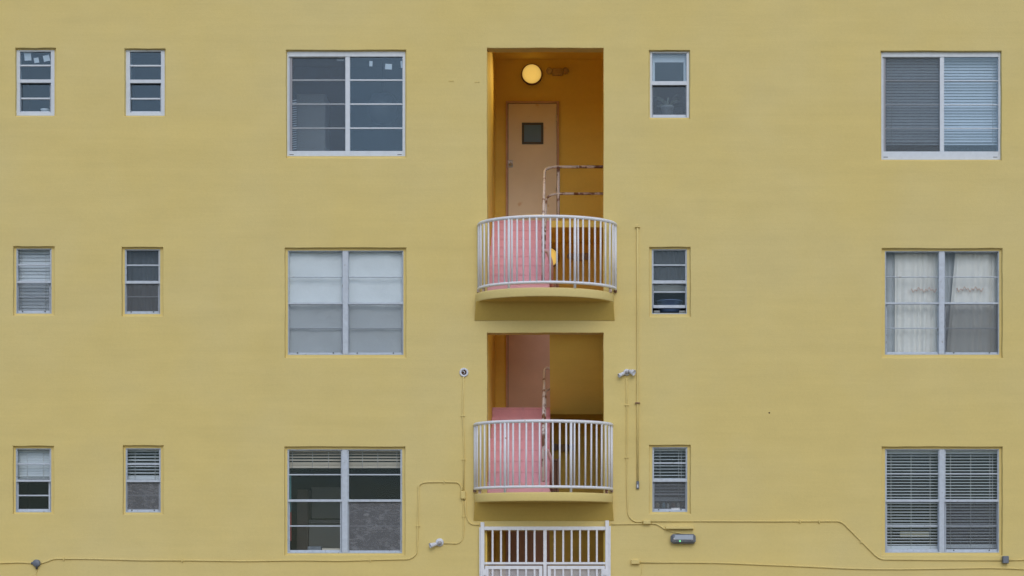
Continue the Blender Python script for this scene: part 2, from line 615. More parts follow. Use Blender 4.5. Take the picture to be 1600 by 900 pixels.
def build_facade():
    bm = bmesh.new()
    FX0, FX1, FZ1 = -11.2, 9.6, 11.35
    loops = []

    def loop(pts, y):
        return [bm.verts.new((p[0], y, p[1])) for p in pts]

    def close(vs):
        return [bm.edges.new((vs[i], vs[(i + 1) % len(vs)])) for i in range(len(vs))]

    def bridge(a, c):
        n = len(a)
        for i in range(n):
            bm.faces.new((a[i], a[(i + 1) % n], c[(i + 1) % n], c[i]))

    edges = close(loop([(FX0, 0.0), (FX1, 0.0), (FX1, FZ1), (FX0, FZ1)], 0))

    def grow(pts, cx, cz, g):
        xs = [p[0] for p in pts]; zs = [p[1] for p in pts]
        mx, mz = (min(xs) + max(xs)) / 2, (min(zs) + max(zs)) / 2
        hx, hz = (max(xs) - min(xs)) / 2, (max(zs) - min(zs)) / 2
        return [(mx + (p[0] - mx) * (1 + g / hx), mz + (p[1] - mz) * (1 + g / hz)) for p in pts]

    for k, (op, fr) in WIN.items():
        a, c = U(op[0], op[3]), U(op[2], op[1])
        pts = ring_pts(a.x, a.z, c.x, c.z, 0.0035)
        l0 = loop(grow(pts, 0, 0, 0.007), 0)
        edges += close(l0)
        l1 = loop(grow(pts, 0, 0, 0.002), 0.003)
        l2 = loop(pts, 0.010)
        l3 = loop(grow(pts, 0, 0, -0.004), RING)
        p, q = U(fr[0], fr[3], RING), U(fr[2], fr[1], RING)
        # inner loop: the same point count so that the loops bridge
        n = len(pts) // 4
        inner = []
        for (ax, az, bx, bz) in ((p.x, p.z, q.x, p.z), (q.x, p.z, q.x, q.z), (q.x, q.z, p.x, q.z), (p.x, q.z, p.x, p.z)):
            for i in range(n):
                inner.append((ax + (bx - ax) * i / n, az + (bz - az) * i / n))
        l4 = loop(inner, RING + 0.002)
        l5 = loop(inner, 0.16)
        bridge(l0, l1); bridge(l1, l2); bridge(l2, l3); bridge(l3, l4); bridge(l4, l5)
    for (x0, y0, x1, _, zf) in STAIR:
        a, c = U(x0, 0), U(x1, y0)
        pts = ring_pts(a.x, zf, c.x, c.z, 0.004, 14)
        l0 = loop(grow(pts, 0, 0, 0.008), 0)
        edges += close(l0)
        l1 = loop(grow(pts, 0, 0, 0.002), 0.003)
        l2 = loop(pts, 0.012)
        l3 = loop(pts, 0.2)
        bridge(l0, l1); bridge(l1, l2); bridge(l2, l3)
    bmesh.ops.triangle_fill(bm, use_beauty=True, use_dissolve=False, edges=edges, normal=(0, -1, 0))
    bmesh.ops.recalc_face_normals(bm, faces=bm.faces[:])
    me = bpy.data.meshes.new('front_wall')
    bm.to_mesh(me)
    bm.free()
    me.materials.append(M['wall'])
    return link('front_wall', me, bld)


build_facade()


def part(name, m, parent=bld):
    def f(*boxes):
        b_ = MB()
        for q in boxes:
            b_.box(*q)
        return b_.build(name, m, parent)
    return f


part('side_wall', M['wall'])((-11.2, -11.0, 0.004, 8.8, 0, 11.35))
part('side_wall', M['wall'])((9.4, 9.6, 0.004, 8.8, 0, 11.35))
part('rear_wall', M['wall'])((-11.0, 9.4, 8.6, 8.8, 0, 11.35))
part('roof', M['concrete'])((-10.99, 9.39, 0.02, 8.59, 10.9, 11.1))
part('parapet_cap', M['concrete'])((-11.25, 9.65, -0.05, 0.25, 11.352, 11.42))

# stairwell shell
part('stairwell_wall', M['inside'])((XL - 0.14, XL - 0.001, 0.204, BACK, 0, CEIL))
part('stairwell_wall', M['inside'])((XI, XI + 0.14, 0.204, BACK, 0, CEIL))
part('stairwell_wall', M['inside'])((XL - 0.14, XI + 0.14, BACK, BACK + 0.14, 0, CEIL))
part('stairwell_wall', M['inside'])((XR + 0.002, XI + 0.14, 0.03, 0.202, 0, CEIL))
part('stairwell_wall', M['inside'])((XL - 0.14, XL - 0.003, 0.03, 0.202, 0, CEIL))
part('lintel', M['inside'])((XL - 0.002, XR + 0.001, 0.03, 0.199, U(0, 75).z + 0.005, CEIL))
part('lintel', M['inside'])((XL - 0.002, XR + 0.001, 0.03, 0.199, U(0, 520).z + 0.005, B2 - 0.125))
part('lintel', M['inside'])((XL - 0.002, XR + 0.001, 0.03, 0.199, U(0, 829.5).z + 0.005, B1 - 0.125))
part('stairwell_ceiling', M['inside'])((XL - 0.14, XI + 0.14, 0.03, BACK + 0.14, CEIL + 0.002, CEIL + 0.12))
part('entrance_floor', M['concrete'])((XL, XI, 0.01, BACK, 0.0, 0.012))

# door landings
for z in (L0, L1, L2):
    part('landing', M['inside'])((XL + 0.001, XI - 0.001, LAND + 0.022, BACK - 0.001, z - 0.10, z))


# stair flights: (front level, back level, side)
XA0, XA1 = XL + 0.002, U(857, 0).x
XB0, XB1 = XA1 + 0.012, XI - 0.002
NR = 8


def flight(z_front, z_back, x0, x1):
    """half flight between a balcony landing (front) and a door landing (back)"""
    h = (z_back - z_front) / NR
    t = (LAND - 0.03) / (NR - 1)
    up = h > 0
    y0 = 0.03
    if up:
        prof = [(y0, z_front - 0.02), (LAND, z_back - h - 0.02), (LAND, z_back - h - 0.16), (y0 + 0.18, z_front - 0.06), (y0, z_front - 0.12)]
    else:
        def ln(y, off):
            return z_front + h + h * (y - y0) / t + off
        prof = [(0.12, ln(0.12, -0.115)), (LAND + 0.02, ln(LAND, -0.10)), (LAND + 0.02, ln(LAND, -0.025)), (0.12, ln(0.12, -0.025))]
    fl = MB().prism(prof, x0, x1).build('stair_flight', M['inside'], bld)
    ms = None
    for i in range(NR):
        zb = z_front + h * i
        yb = y0 + t * i
        if i == 0:
            b_ = MB()
            if up:
                # tread with a nosing, riser just behind it
                b_.prism([(0, 0.0), (0, h - 0.030), (-0.005, h - 0.027), (-0.005, h - 0.001), (t - 0.001, h - 0.001), (t - 0.001, h - 0.05), (0.03, h - 0.05), (0.03, 0.0)],
                         x0 + 0.001, x1 + 0.004)
            else:
                b_.prism([(0, h), (0, 0.0), (0.02, 0.0), (0.02, h + 0.02), (t, h + 0.02), (t, h)], x0 + 0.001, x1 - 0.001)
            o = b_.build('step', M['pink'], fl)
            o.location = (0, yb, zb)
            o.matrix_parent_inverse = world_of(fl).inverted()
            ms = o.data
        else:
            o = link('step', ms, fl)
            o.location = (0, yb, zb)
        if up and i == NR - 1:
            pass
    if up:
        # pink stringer closing the open side of the flight
        b_ = MB()
        q = [(y0, z_front - 0.10), (LAND, z_back - h - 0.13), (LAND, z_back - 0.03), (y0 + 0.02, z_front + h * 0.92)]
        b_.prism(q, x1 + 0.0045, x1 + 0.0115)
        b_.build('stringer', M['pink'], fl)
    return fl


flight(B2, L2, XA0, XA1)
flight(B2, L1, XB0, XB1)
flight(B1, L1, XA0, XA1)
flight(B1, L0, XB0, XB1)
flight(0.0, L0, XA0, XA1)


# ------------------------------------------------------------------ stair doors
def stair_door(z, label=None, lower=False, dark=False):
    y = BACK
    x0, x1 = U(790.5, 0, y).x, U(873.5, 0, y).x
    zt = z + 2.15
    fw = 0.03
    d = MB()
    d.box(x0 + fw + 0.008, x1 - fw - 0.008, y - 0.022, y - 0.002, z + 0.01, zt - fw - 0.008)
    door = d.build('door', M['dark_door'] if dark else (M['dim_door'] if lower else M['door']), bld)
    if label: door['label'] = label
    f = MB()
    f.bevbox(x0, x0 + fw, y - 0.045, y - 0.001, z, zt, 0.004)
    f.bevbox(x1 - fw, x1, y - 0.045, y - 0.001, z, zt, 0.004)
    f.bevbox(x0 + fw, x1 - fw, y - 0.044, y - 0.001, zt - fw, zt, 0.004)
    f.build('door_frame', M['doorframe'], door)
    g = MB()
    g.box(x0 + fw, x1 - fw, y - 0.004, y - 0.0015, z, zt - fw)
    g.build('door_gap', M['gap'], door)
    if not lower:
        a, c = U(815.5, 226, y), U(849, 192.5, y)
        dz = z - L2
        fr = MB()
        t = 0.035
        fr.bevbox(a.x, c.x, y - 0.040, y - 0.0225, a.z + dz, a.z + dz + t)
        fr.bevbox(a.x, c.x, y - 0.040, y - 0.0225, c.z + dz - t, c.z + dz)
        fr.bevbox(a.x, a.x + t, y - 0.039, y - 0.0225, a.z + dz + t, c.z + dz - t)
        fr.bevbox(c.x - t, c.x, y - 0.039, y - 0.0225, a.z + dz + t, c.z + dz - t)
        vf = fr.build('vision_frame', M['black'], door)
        MB().box(a.x + t, c.x - t, y - 0.028, y - 0.024, a.z + dz + t, c.z + dz - t).build('vision_pane', M['door_glass'], door)
        hp = U(798, 257, y)
        hh = MB()
        hh.bevbox(hp.x - 0.045, hp.x + 0.035, y - 0.030, y - 0.0222, hp.z + dz - 0.055, hp.z + dz + 0.06, 0.004)
        hh.lathe([(0.028, 0), (0.028, 0.03), (0.018, 0.05), (0, 0.052)], (hp.x, y - 0.03, hp.z + dz - 0.01), (0, -1, 0), 12)
        hh.build('door_handle', M['steel'], door)
        for py in (186, 300):
            q = U(871, py, y)
            MB().tube([(q.x - 0.012, y - 0.036, q.z + dz - 0.06), (q.x - 0.012, y - 0.036, q.z + dz + 0.06)], 0.011).build('hinge', M['steel'], door)
    return door


gm = bpy.data.materials.new('light_tinted_door_glass')
gm.use_nodes = True
gb = gm.node_tree.nodes['Principled BSDF']
gb.inputs['Base Color'].default_value = (0.12, 0.24, 0.46, 1)  # blue base colour stands in for the light seen in the pane
gb.inputs['Roughness'].default_value = 0.12
gb.inputs['Specular IOR Level'].default_value = 0.25
M['door_glass'] = gm
stair_door(L2, 'beige door with a small square dark window on the top landing')
stair_door(L1, 'dim pinkish door behind the middle balcony', lower=True)
stair_door(L0, 'dark brown door low in the stairwell', lower=True, dark=True)


# ------------------------------------------------------------------ windows
def bar(b_, x0, x1, y0, y1, d0, d1, bev=0.0025):
    """box from photo rectangle at depth d0..d1"""
    a, c = U(x0, y1, d0), U(x1, y0, d0)
    r = min(bev, abs(c.x - a.x) * 0.3, abs(c.z - a.z) * 0.3)
    b_.bevbox(a.x, c.x, d0, d1, a.z, c.z, r)


def pane(x0, x1, y0, y1, d, parent, m):
    a, c = U(x0, y1, d), U(x1, y0, d)
    return MB().box(a.x, c.x, d, d + 0.004, a.z, c.z).build('pane', m, parent)


def rect_obj(name, x0, x1, y0, y1, d, th, parent, m):
    a, c = U(x0, y1, d), U(x1, y0, d)
    return MB().box(a.x, c.x, d, d + th, a.z, c.z).build(name, m, parent)


def frame(fr, l, r, t, bt, d0, d1, m, label=None, extra=()):
    b_ = MB()
    x0, y0, x1, y1 = fr
    bar(b_, x0, x0 + l, y0, y1, d0, d1)
    bar(b_, x1 - r, x1, y0, y1, d0, d1)
    bar(b_, x0 + l, x1 - r, y0, y0 + t, d0, d1)
    bar(b_, x0 + l, x1 - r, y1 - bt, y1, d0, d1)
    for e in extra:
        bar(b_, *e, d0 - 0.003, d1)
    o = b_.build('window', m, bld)
    if label: o['label'] = label
    return o


def room(fr, m, depth=2.4, mx=0.55, mz=0.6):
    """the dark room behind the window: floor, ceiling, side and rear walls"""
    a, c = U(fr[0], fr[3]), U(fr[2], fr[1])
    x0, x1, z0, z1 = a.x - mx, c.x + mx, a.z - mz, c.z + mz
    y0, y1 = 0.06, depth
    b_ = MB()
    v = [(x0, y0, z0), (x1, y0, z0), (x1, y1, z0), (x0, y1, z0), (x0, y0, z1), (x1, y0, z1), (x1, y1, z1), (x0, y1, z1)]
    b_.add(v, [(0, 1, 2, 3), (4, 7, 6, 5), (1, 5, 6, 2), (2, 6, 7, 3), (3, 7, 4, 0)])
    return b_.build('room', m, bld, fix=False)


def hung(win, x0, x1, y0, y1, ym, mt, up, lo, m, gl, stile=1.6, top=1.2, bot=3.0, bar_t=2.2, bar_lo=None, lift=0.0,
         lo_stile=None, screen_lo=None, screen_up=None, latches=True):
    """one sash window: fixed upper lite over a lower sash, each divided by bars; returns nothing"""
    du, dl = 0.066, 0.100
    ls = lo_stile if lo_stile is not None else stile + 0.6
    # upper sash
    b_ = MB()
    bar(b_, x0, x0 + stile, y0, ym - mt / 2, du, du + 0.028)
    bar(b_, x1 - stile, x1, y0, ym - mt / 2, du, du + 0.028)
    bar(b_, x0 + stile, x1 - stile, y0, y0 + top, du, du + 0.028)
    s1 = b_.build('sash', m, win)
    b_ = MB()
    bar(b_, x0 - 0.3, x1 + 0.3, ym - mt / 2, ym + mt / 2, du - 0.012, du + 0.030)
    b_.build('meeting_rail', m, win)
    edges = [y0 + top] + [u for u in up] + [ym - mt / 2]
    for u in up:
        b_ = MB()
        bar(b_, x0 + stile, x1 - stile, u - bar_t / 2, u + bar_t / 2, du - 0.004, du + 0.024)
        b_.build('glazing_bar', m, win)
    for i in range(len(edges) - 1):
        ya = edges[i] + (bar_t / 2 if i > 0 else 0)
        yb = edges[i + 1] - (bar_t / 2 if i < len(edges) - 2 else 0)
        pane(x0 + stile, x1 - stile, ya, yb, du + 0.012, win, gl)
    # lower sash
    y1s = y1 - lift
    b_ = MB()
    yt = ym + mt / 2
    bar(b_, x0 + 0.5, x0 + 0.5 + ls, yt, y1s, dl, dl + 0.028)
    bar(b_, x1 - 0.5 - ls, x1 - 0.5, yt, y1s, dl, dl + 0.028)
    bar(b_, x0 + 0.5 + ls, x1 - 0.5 - ls, y1s - bot, y1s, dl - 0.008, dl + 0.028)
    b_.build('sash', m, win)
    xl, xr = x0 + 0.5 + ls, x1 - 0.5 - ls
    edges = [yt] + list(lo) + [y1s - bot]
    bl = bar_lo or bar_t
    for u in lo:
        b_ = MB()
        bar(b_, xl, xr, u - bl / 2, u + bl / 2, dl - 0.004, dl + 0.024)
        b_.build('glazing_bar', m, win)
    for i in range(len(edges) - 1):
        ya = edges[i] + (bl / 2 if i > 0 else 0)
        yb = edges[i + 1] - (bl / 2 if i < len(edges) - 2 else 0)
        pane(xl, xr, ya, yb, dl + 0.012, win, gl)
    if latches:
        for px in (x0 + (x1 - x0) * 0.17, x1 - (x1 - x0) * 0.17):
            q = U(px, y1s - bot * 0.55, dl - 0.008)
            MB().lathe([(0.009, -0.001), (0.009, 0.008), (0.005, 0.012), (0, 0.0122)], q, (0, -1, 0), 8).build('latch', M['gap'], win)
    if screen_lo:
        rect_obj('insect_screen', xl - 0.8, xr + 0.8, yt + 0.4, y1s - bot + 0.4, 0.086, 0.002, win, screen_lo)
    if screen_up:
        rect_obj('insect_screen', x0 + stile, x1 - stile, y0 + top, ym - mt / 2, 0.0985, 0.001, win, screen_up)


WN, WO = M['white'], M['old_white']
GN, GO = M['glass_new'], M['glass']

# --- newer white sash windows, top row
fr = WIN['a1'][1]
wa = frame(fr, 5.6, 5.6, 2.6, 5.6, 0.05, 0.13, WN, 'small white sash window with papers taped inside its top pane')
hung(wa, 31, 79.6, 80.6, 175.5, 126.6, 5.2, [102.3], [153.8], WN, GN, 0.4, 0.4, 1.6, 2.6, lo_stile=1.0, latches=False)
room(fr, M['room'])
fr = WIN['b1'][1]
wb = frame(fr, 6.6, 5.8, 2.6, 5.6, 0.05, 0.13, WN)
hung(wb, 203, 251.8, 80.6, 175.5, 127, 5.4, [102.6], [154.2], WN, GN, 0.4, 0.4, 1.6, 2.6, lo_stile=0.8, latches=False)
room(fr, M['room'])
fr = WIN['d1'][1]
wd = frame(fr, 3.2, 4.2, 2.8, 1.6, 0.05, 0.13, WN, 'small white sash window with a pot plant behind its lower pane')
hung(wd, 1018.8, 1072.8, 83.1, 182.4, 129.8, 6.0, [], [], WN, GN, 0.5, 0.4, 3.4, lo_stile=1.0, latches=False, screen_lo=M['screen_thin'])
room(fr, M['room'])


# --- sliders, top row
def slider(key, lf, rf, tf, bf, mull, bars, bar_t, label, scr):
    fr = WIN[key][1]
    x0, y0, x1, y1 = fr
    wn = frame(fr, lf, rf, tf, bf, 0.05, 0.14, WN, label)
    ya, yb = y0 + tf, y1 - bf
    b_ = MB()
    bar(b_, mull[0], mull[1], ya, yb, 0.058, 0.12)
    b_.build('mullion', WN, wn)
    # left sash sits further back behind its screen
    b_ = MB()
    bar(b_, x0 + lf, x0 + lf + 1.4, ya, yb, 0.075, 0.105)
    bar(b_, x0 + lf + 1.4, mull[0], ya, ya + 1.6, 0.075, 0.105)
    b_.build('sash', WN, wn)
    xs0 = x0 + lf + 1.4
    for (xa, xb, d) in ((xs0, mull[0], 0.098), (mull[1], x1 - rf, 0.078)):
        e = [ya + (1.6 if xa == xs0 else 0)] + list(bars) + [yb]
        for u in bars:
            b_ = MB()
            bar(b_, xa, xb, u - bar_t / 2, u + bar_t / 2, d - 0.008, d + 0.016)
            b_.build('glazing_bar', WN, wn)
        for i in range(len(e) - 1):
            pane(xa, xb, e[i] + (bar_t / 2 if i else 0), e[i + 1] - (bar_t / 2 if i < len(e) - 2 else 0), d, wn, GN)
    rect_obj('insect_screen', xs0 + (4.0 if key == 'c1' else 3.0), mull[0], ya + 1.6, yb, 0.084, 0.002, wn, scr)
    b_ = MB()
    bar(b_, xs0, xs0 + (4.0 if key == 'c1' else 3.0), ya + 1.6, yb, 0.080, 0.094)
    b_.build('screen_frame', M['screen_frame'], wn)
    for px in (x0 + 7, x1 - 9):
        q = U(px, y1 - bf * 0.35, 0.05)
        MB().box(q.x - 0.03, q.x + 0.03, 0.047, 0.0495, q.z - 0.008, q.z).build('weep_slot', M['black'], wn)
    return wn


M['screen_frame'] = mat('grey_screen_frame', (0.30, 0.30, 0.33), 0.5)
wc = slider('c1', 2.6, 4.4, 8.0, 8.2, (539.5, 546.8), (125.1, 162.6, 200.2), 2.3,
            'wide white sliding window with paper notes on its right panes', M['screen_thin'])
room(WIN['c1'][1], M['room'], 2.8)
we = slider('e1', 2.4, 4.0, 8.4, 13.0, (1468.6, 1475.2), (126.2, 163.8, 200.6), 1.5,
            'wide white sliding window with a lowered blind behind it', M['screen_mid'])
room(WIN['e1'][1], M['room'])


# --- older single sash windows
def old_single(key, ym, up, lo, label=None, rm='room', **kw):
    fr = WIN[key][1]
    x0, y0, x1, y1 = fr
    wn = frame(fr, 1.0, 1.0, 1.0, 1.2, 0.05, 0.135, WO, label)
    hung(wn, x0 + 1.0, x1 - 1.0, y0 + 1.0, y1 - 1.2, ym, kw.pop('mt', 3.6), up, lo, WO, GO, **kw)
    room(fr, M[rm])
    return wn


a2 = old_single('a2', 440.5, [414], [463.6], 'small old sash window with a closed blind', bot=3.6, bar_lo=1.2, screen_lo=M['screen_thin'])
b2 = old_single('b2', 441, [414.4], [463.5], 'small old sash window with grey screens and no blind', bot=3.6, bar_lo=1.6,
                screen_lo=M['screen'], screen_up=M['screen_thin'], mt=4.4)
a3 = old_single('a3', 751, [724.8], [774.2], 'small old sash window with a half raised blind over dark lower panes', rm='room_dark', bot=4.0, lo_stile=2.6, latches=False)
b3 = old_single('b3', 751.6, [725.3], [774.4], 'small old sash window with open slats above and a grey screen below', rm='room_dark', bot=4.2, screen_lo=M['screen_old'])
d2 = old_single('d2', 440.6, [414.2], [456.2], 'small old sash window with its lower sash raised a little', bot=4.6, lift=8.2, lo_stile=1.2, mt=5.0,
                latches=False, screen_up=M['screen'])
d3 = old_single('d3', 750.4, [723.6], [772.3], 'small old sash window with bottles standing on its sill', bot=4.2, screen_lo=M['screen'], mt=5.0)


# --- older double sash windows
def old_double(key, mull, ym, up, lo, label=None, rm='room', left=None, right=None, mt=3.6, **kw):
    fr = WIN[key][1]
    x0, y0, x1, y1 = fr
    wn = frame(fr, 1.0, 1.2, 1.0, 1.4, 0.05, 0.135, WO, label)
    b_ = MB()
    bar(b_, mull[0], mull[1], y0 + 1.0, y1 - 1.4, 0.046, 0.135)
    b_.build('mullion', WO, wn)
    hung(wn, x0 + 1.0, mull[0], y0 + 1.0, y1 - 1.4, ym, mt, up, lo, WO, GO, **{**kw, **(left or {})})
    hung(wn, mull[1], x1 - 1.2, y0 + 1.0, y1 - 1.4, ym, mt, up, lo, WO, GO, **{**kw, **(right or {})})
    room(fr, M[rm], 2.8)
    return wn


c2 = old_double('c2', (535.4, 543.8), 474, [432.8], [513], 'wide old window papered over in white', stile=0.8, top=0.8, bot=2.6, bar_t=1.0, mt=2.8,
                screen_lo=M['screen_thin'], right=dict(screen_lo=M['screen_thin']))
e2 = old_double('e2', (1467.2, 1475.8), 473.8, [432.8], [512.7], 'wide old window with white curtains', stile=0.8, top=0.8, bot=2.8, bar_t=1.2, mt=2.8,
                left=dict(latches=False), right=dict(screen_lo=M['screen_mid']))
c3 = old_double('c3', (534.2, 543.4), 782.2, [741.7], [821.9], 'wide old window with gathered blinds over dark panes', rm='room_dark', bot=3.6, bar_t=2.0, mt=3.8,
                left=dict(lo_stile=2.2, latches=False), right=dict(screen_lo=M['screen_old'], latches=False, bar_lo=1.6))
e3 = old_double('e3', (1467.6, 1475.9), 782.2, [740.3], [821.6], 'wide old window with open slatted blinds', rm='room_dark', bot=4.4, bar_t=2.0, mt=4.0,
                left=dict(lo_stile=1.6, latches=False), right=dict(screen_lo=M['screen_thin']))


# ------------------------------------------------------------------ blinds
GB = 'venetian blinds behind the windows'


def blind(x0, x1, y0, y1, pitch, tilt, width, label, d=0.19, m='slat', head=3.0, bottom=2.5, cords=(0.1, 0.5, 0.9), droop=0.0, gather=None):
    """head rail, tilted slats, bottom rail and ladder cords; sizes in photo pixels, tilt in degrees from flat"""
    a, c = U(x0, y1, d), U(x1, y0, d)
    t = thing('venetian_blind', ((a.x + c.x) / 2, d, c.z), label, 'blind', GB)
    W = c.x - a.x
    MB().bevbox(a.x, c.x, d - 0.02, d + 0.02, c.z - head / PPM, c.z).build('head_rail', M[m], t)
    cx = (a.x + c.x) / 2
    z = c.z - head / PPM - pitch / PPM * 0.6
    zb = a.z + bottom / PPM
    s_ = MB()
    ct, st = math.cos(R(tilt)), math.sin(R(tilt))
    pr = []
    for k in range(4):
        u = (k / 3 - 0.5) * width
        bow = 0.003 * (1 - (2 * (k / 3 - 0.5)) ** 2)
        pr.append((u * ct - bow * st, u * st + bow * ct))
    prof = pr + [(p[0] + 0.0012 * st, p[1] - 0.0012 * ct) for p in reversed(pr)]
    s_.prism(prof, -W / 2 + 0.004, W / 2 - 0.004)
    ms = None
    rr = random.Random(int(x0 * 13 + y0))
    i = 0
    while z > zb:
        if ms is None:
            o = s_.build('slat', M[m], t)
            ms = o.data
            o.matrix_parent_inverse = world_of(t).inverted()
        else:
            o = link('slat', ms, t)
        o.location = (cx, d, z)
        o.rotation_euler = (R(rr.uniform(-2.5, 2.5)), R(rr.uniform(-0.12, 0.12) + droop), 0)
        i += 1
        p = pitch
        if gather and i > gather[0]:
            p = gather[1]
        z -= p / PPM
    MB().bevbox(a.x + 0.003, c.x - 0.003, d - 0.016, d + 0.016, a.z, zb - 0.002).build('bottom_rail', M[m], t)
    for q in cords:
        x = a.x + W * q
        MB().tube([(x, d - width * ct / 2 - 0.004, a.z), (x, d - width * ct / 2 - 0.004, c.z - 0.01)], 0.0036, 5).build('cord', M['cord'], t)
    return t


blind(28.5, 79.6, 391, 487, 5.3, 72, 0.052, 'closed pale blind covering the whole small window in the leftmost column', head=6, cords=(0.12, 0.85))
blind(28, 78.5, 702.5, 748, 4.2, 80, 0.046, 'short pale blind lowered to the middle of the bottom left small window', head=4, cords=(0.3, 0.8), bottom=2)
blind(199, 250, 702.5, 750, 5.0, 30, 0.042, 'open slatted blind with black gaps in the upper half of a small window', head=3.5, cords=(0.25, 0.86), bottom=6)
blind(450.6, 533.6, 703.5, 731.5, 4.6, 38, 0.040, 'cream blind gathered up above the dark kitchen panes, left of the mullion', head=3.5, m='slat_wood', bottom=2.2, gather=(3, 2.3), cords=(0.08, 0.46, 0.76))
blind(544.2, 627, 703.5, 731.5, 4.6, 38, 0.040, 'cream blind gathered up above the cracked silver screen, right of the mullion', head=3.5, m='slat_wood', bottom=2.2, gather=(3, 2.3), cords=(0.27, 0.56, 0.92))
blind(1021, 1072, 700.5, 783, 5.0, 24, 0.034, 'grey open blind hanging above the bottles on the small window sill', head=4.5, cords=(0.2, 0.77, 0.85), bottom=5)
blind(1384, 1559.5, 90, 227, 4.55, 66, 0.042, 'wide closed blind filling the top right sliding window', head=6, cords=(0.05, 0.95), bottom=2.5)
blind(1384.5, 1467, 702.5, 858.5, 4.66, 29, 0.025, 'open blind with black gaps and a tan card behind it', head=7, cords=(0.09, 0.47, 0.83), bottom=6, droop=0.05)
blind(1476.5, 1559.5, 702.5, 857, 4.66, 29, 0.025, 'open blind with black gaps whose lower half hangs behind a grey screen', head=7, cords=(0.1, 0.48, 0.84, 0.89), bottom=6, droop=-0.08)


# ------------------------------------------------------------------ papers, curtains, plants and things on the sills
def paper(x0, x1, y0, y1, rot, label, group, d=0.135):
    a, c = U(x0, y1, d), U(x1, y0, d)
    t = MB()
    w2, h2 = (c.x - a.x) / 2, (c.z - a.z) / 2
    n = 3
    vs, fs = [], []
    for s_ in (0, 1):
        for j in range(n + 1):
            for i in range(n + 1):
                u, v = i / n * 2 - 1, j / n * 2 - 1
                vs.append((u * w2, s_ * 0.0015 + 0.006 * (u * u) * (0.5 - v), v * h2))
    k = (n + 1) ** 2
    for j in range(n):
        for i in range(n):
            q = j * (n + 1) + i
            fs.append((q, q + 1, q + n + 2, q + n + 1))
            fs.append((k + q, k + q + n + 1, k + q + n + 2, k + q + 1))
    t.add(vs, fs)
    o = t.build('paper', M['paper'], None, fix=False)
    o.location = ((a.x + c.x) / 2, d, (a.z + c.z) / 2)
    o.rotation_euler = (0, R(rot), 0)
    return tag(o, label, 'paper', group)


g1 = 'papers taped behind the window panes'
paper(38, 48.6, 82, 94.4, -2, 'largest white paper, taped left in the top pane of the small corner window', g1, 0.100)
paper(53, 60.6, 90.2, 98, -8, 'smallest white paper, hanging low between two others in the small corner window', g1, 0.100)
paper(67.6, 77.5, 86.3, 95.6, -12, 'crumpled white paper, taped right in the top pane of the small corner window', g1, 0.100)
paper(601.6, 612.4, 99.8, 108.3, 4, 'square white note on the right half of the wide sliding window', g1, 0.100)
paper(626, 628.8, 95.2, 106, -3, 'narrow upright white strip at the right edge of the wide sliding window', g1, 0.100)
paper(526, 537.3, 92.6, 94.9, 0, 'thin horizontal white strip at the top of the dark left sliding pane', g1, 0.112)
paper(577, 582, 95.5, 103.5, 3, 'small pale tag left of the square note on the sliding window', g1, 0.100)


def window_cover(x0, x1, y0, y1, label):
    d = 0.150
    a, c = U(x0, y1, d), U(x1, y0, d)
    nx, nz = 14, 18
    rr = random.Random(int(x0))
    ph = [rr.uniform(0, 6) for _ in range(6)]
    vs, fs = [], []
    for s_ in (0, 1):
        for j in range(nz + 1):
            for i in range(nx + 1):
                x = a.x + (c.x - a.x) * i / nx
                z = a.z + (c.z - a.z) * j / nz
                dd = 0.006 * math.sin(x * 9 + z * 5 + ph[0]) + 0.004 * math.sin(z * 14 + ph[1] + x * 3) + 0.003 * math.sin(x * 21 + ph[2] - z * 8)
                vs.append((x, d + dd + 0.003 * s_, z))
    k = (nx + 1) * (nz + 1)
    for j in range(nz):
        for i in range(nx):
            q = j * (nx + 1) + i
            fs.append((q, q + 1, q + nx + 2, q + nx + 1))
            fs.append((k + q, k + q + nx + 1, k + q + nx + 2, k + q + 1))
    b_ = MB()
    b_.add(vs, fs, 0, True)
    return tag(b_.build('window_cover', M['film'], None, fix=False), label, 'window cover', 'white paper covers in the wide old window')


window_cover(450.5, 537, 391.5, 554, 'wrinkled white paper covering the left half of the papered window')
window_cover(542.3, 630, 391.5, 554, 'wrinkled white paper with grey lower part on the right half of the papered window')


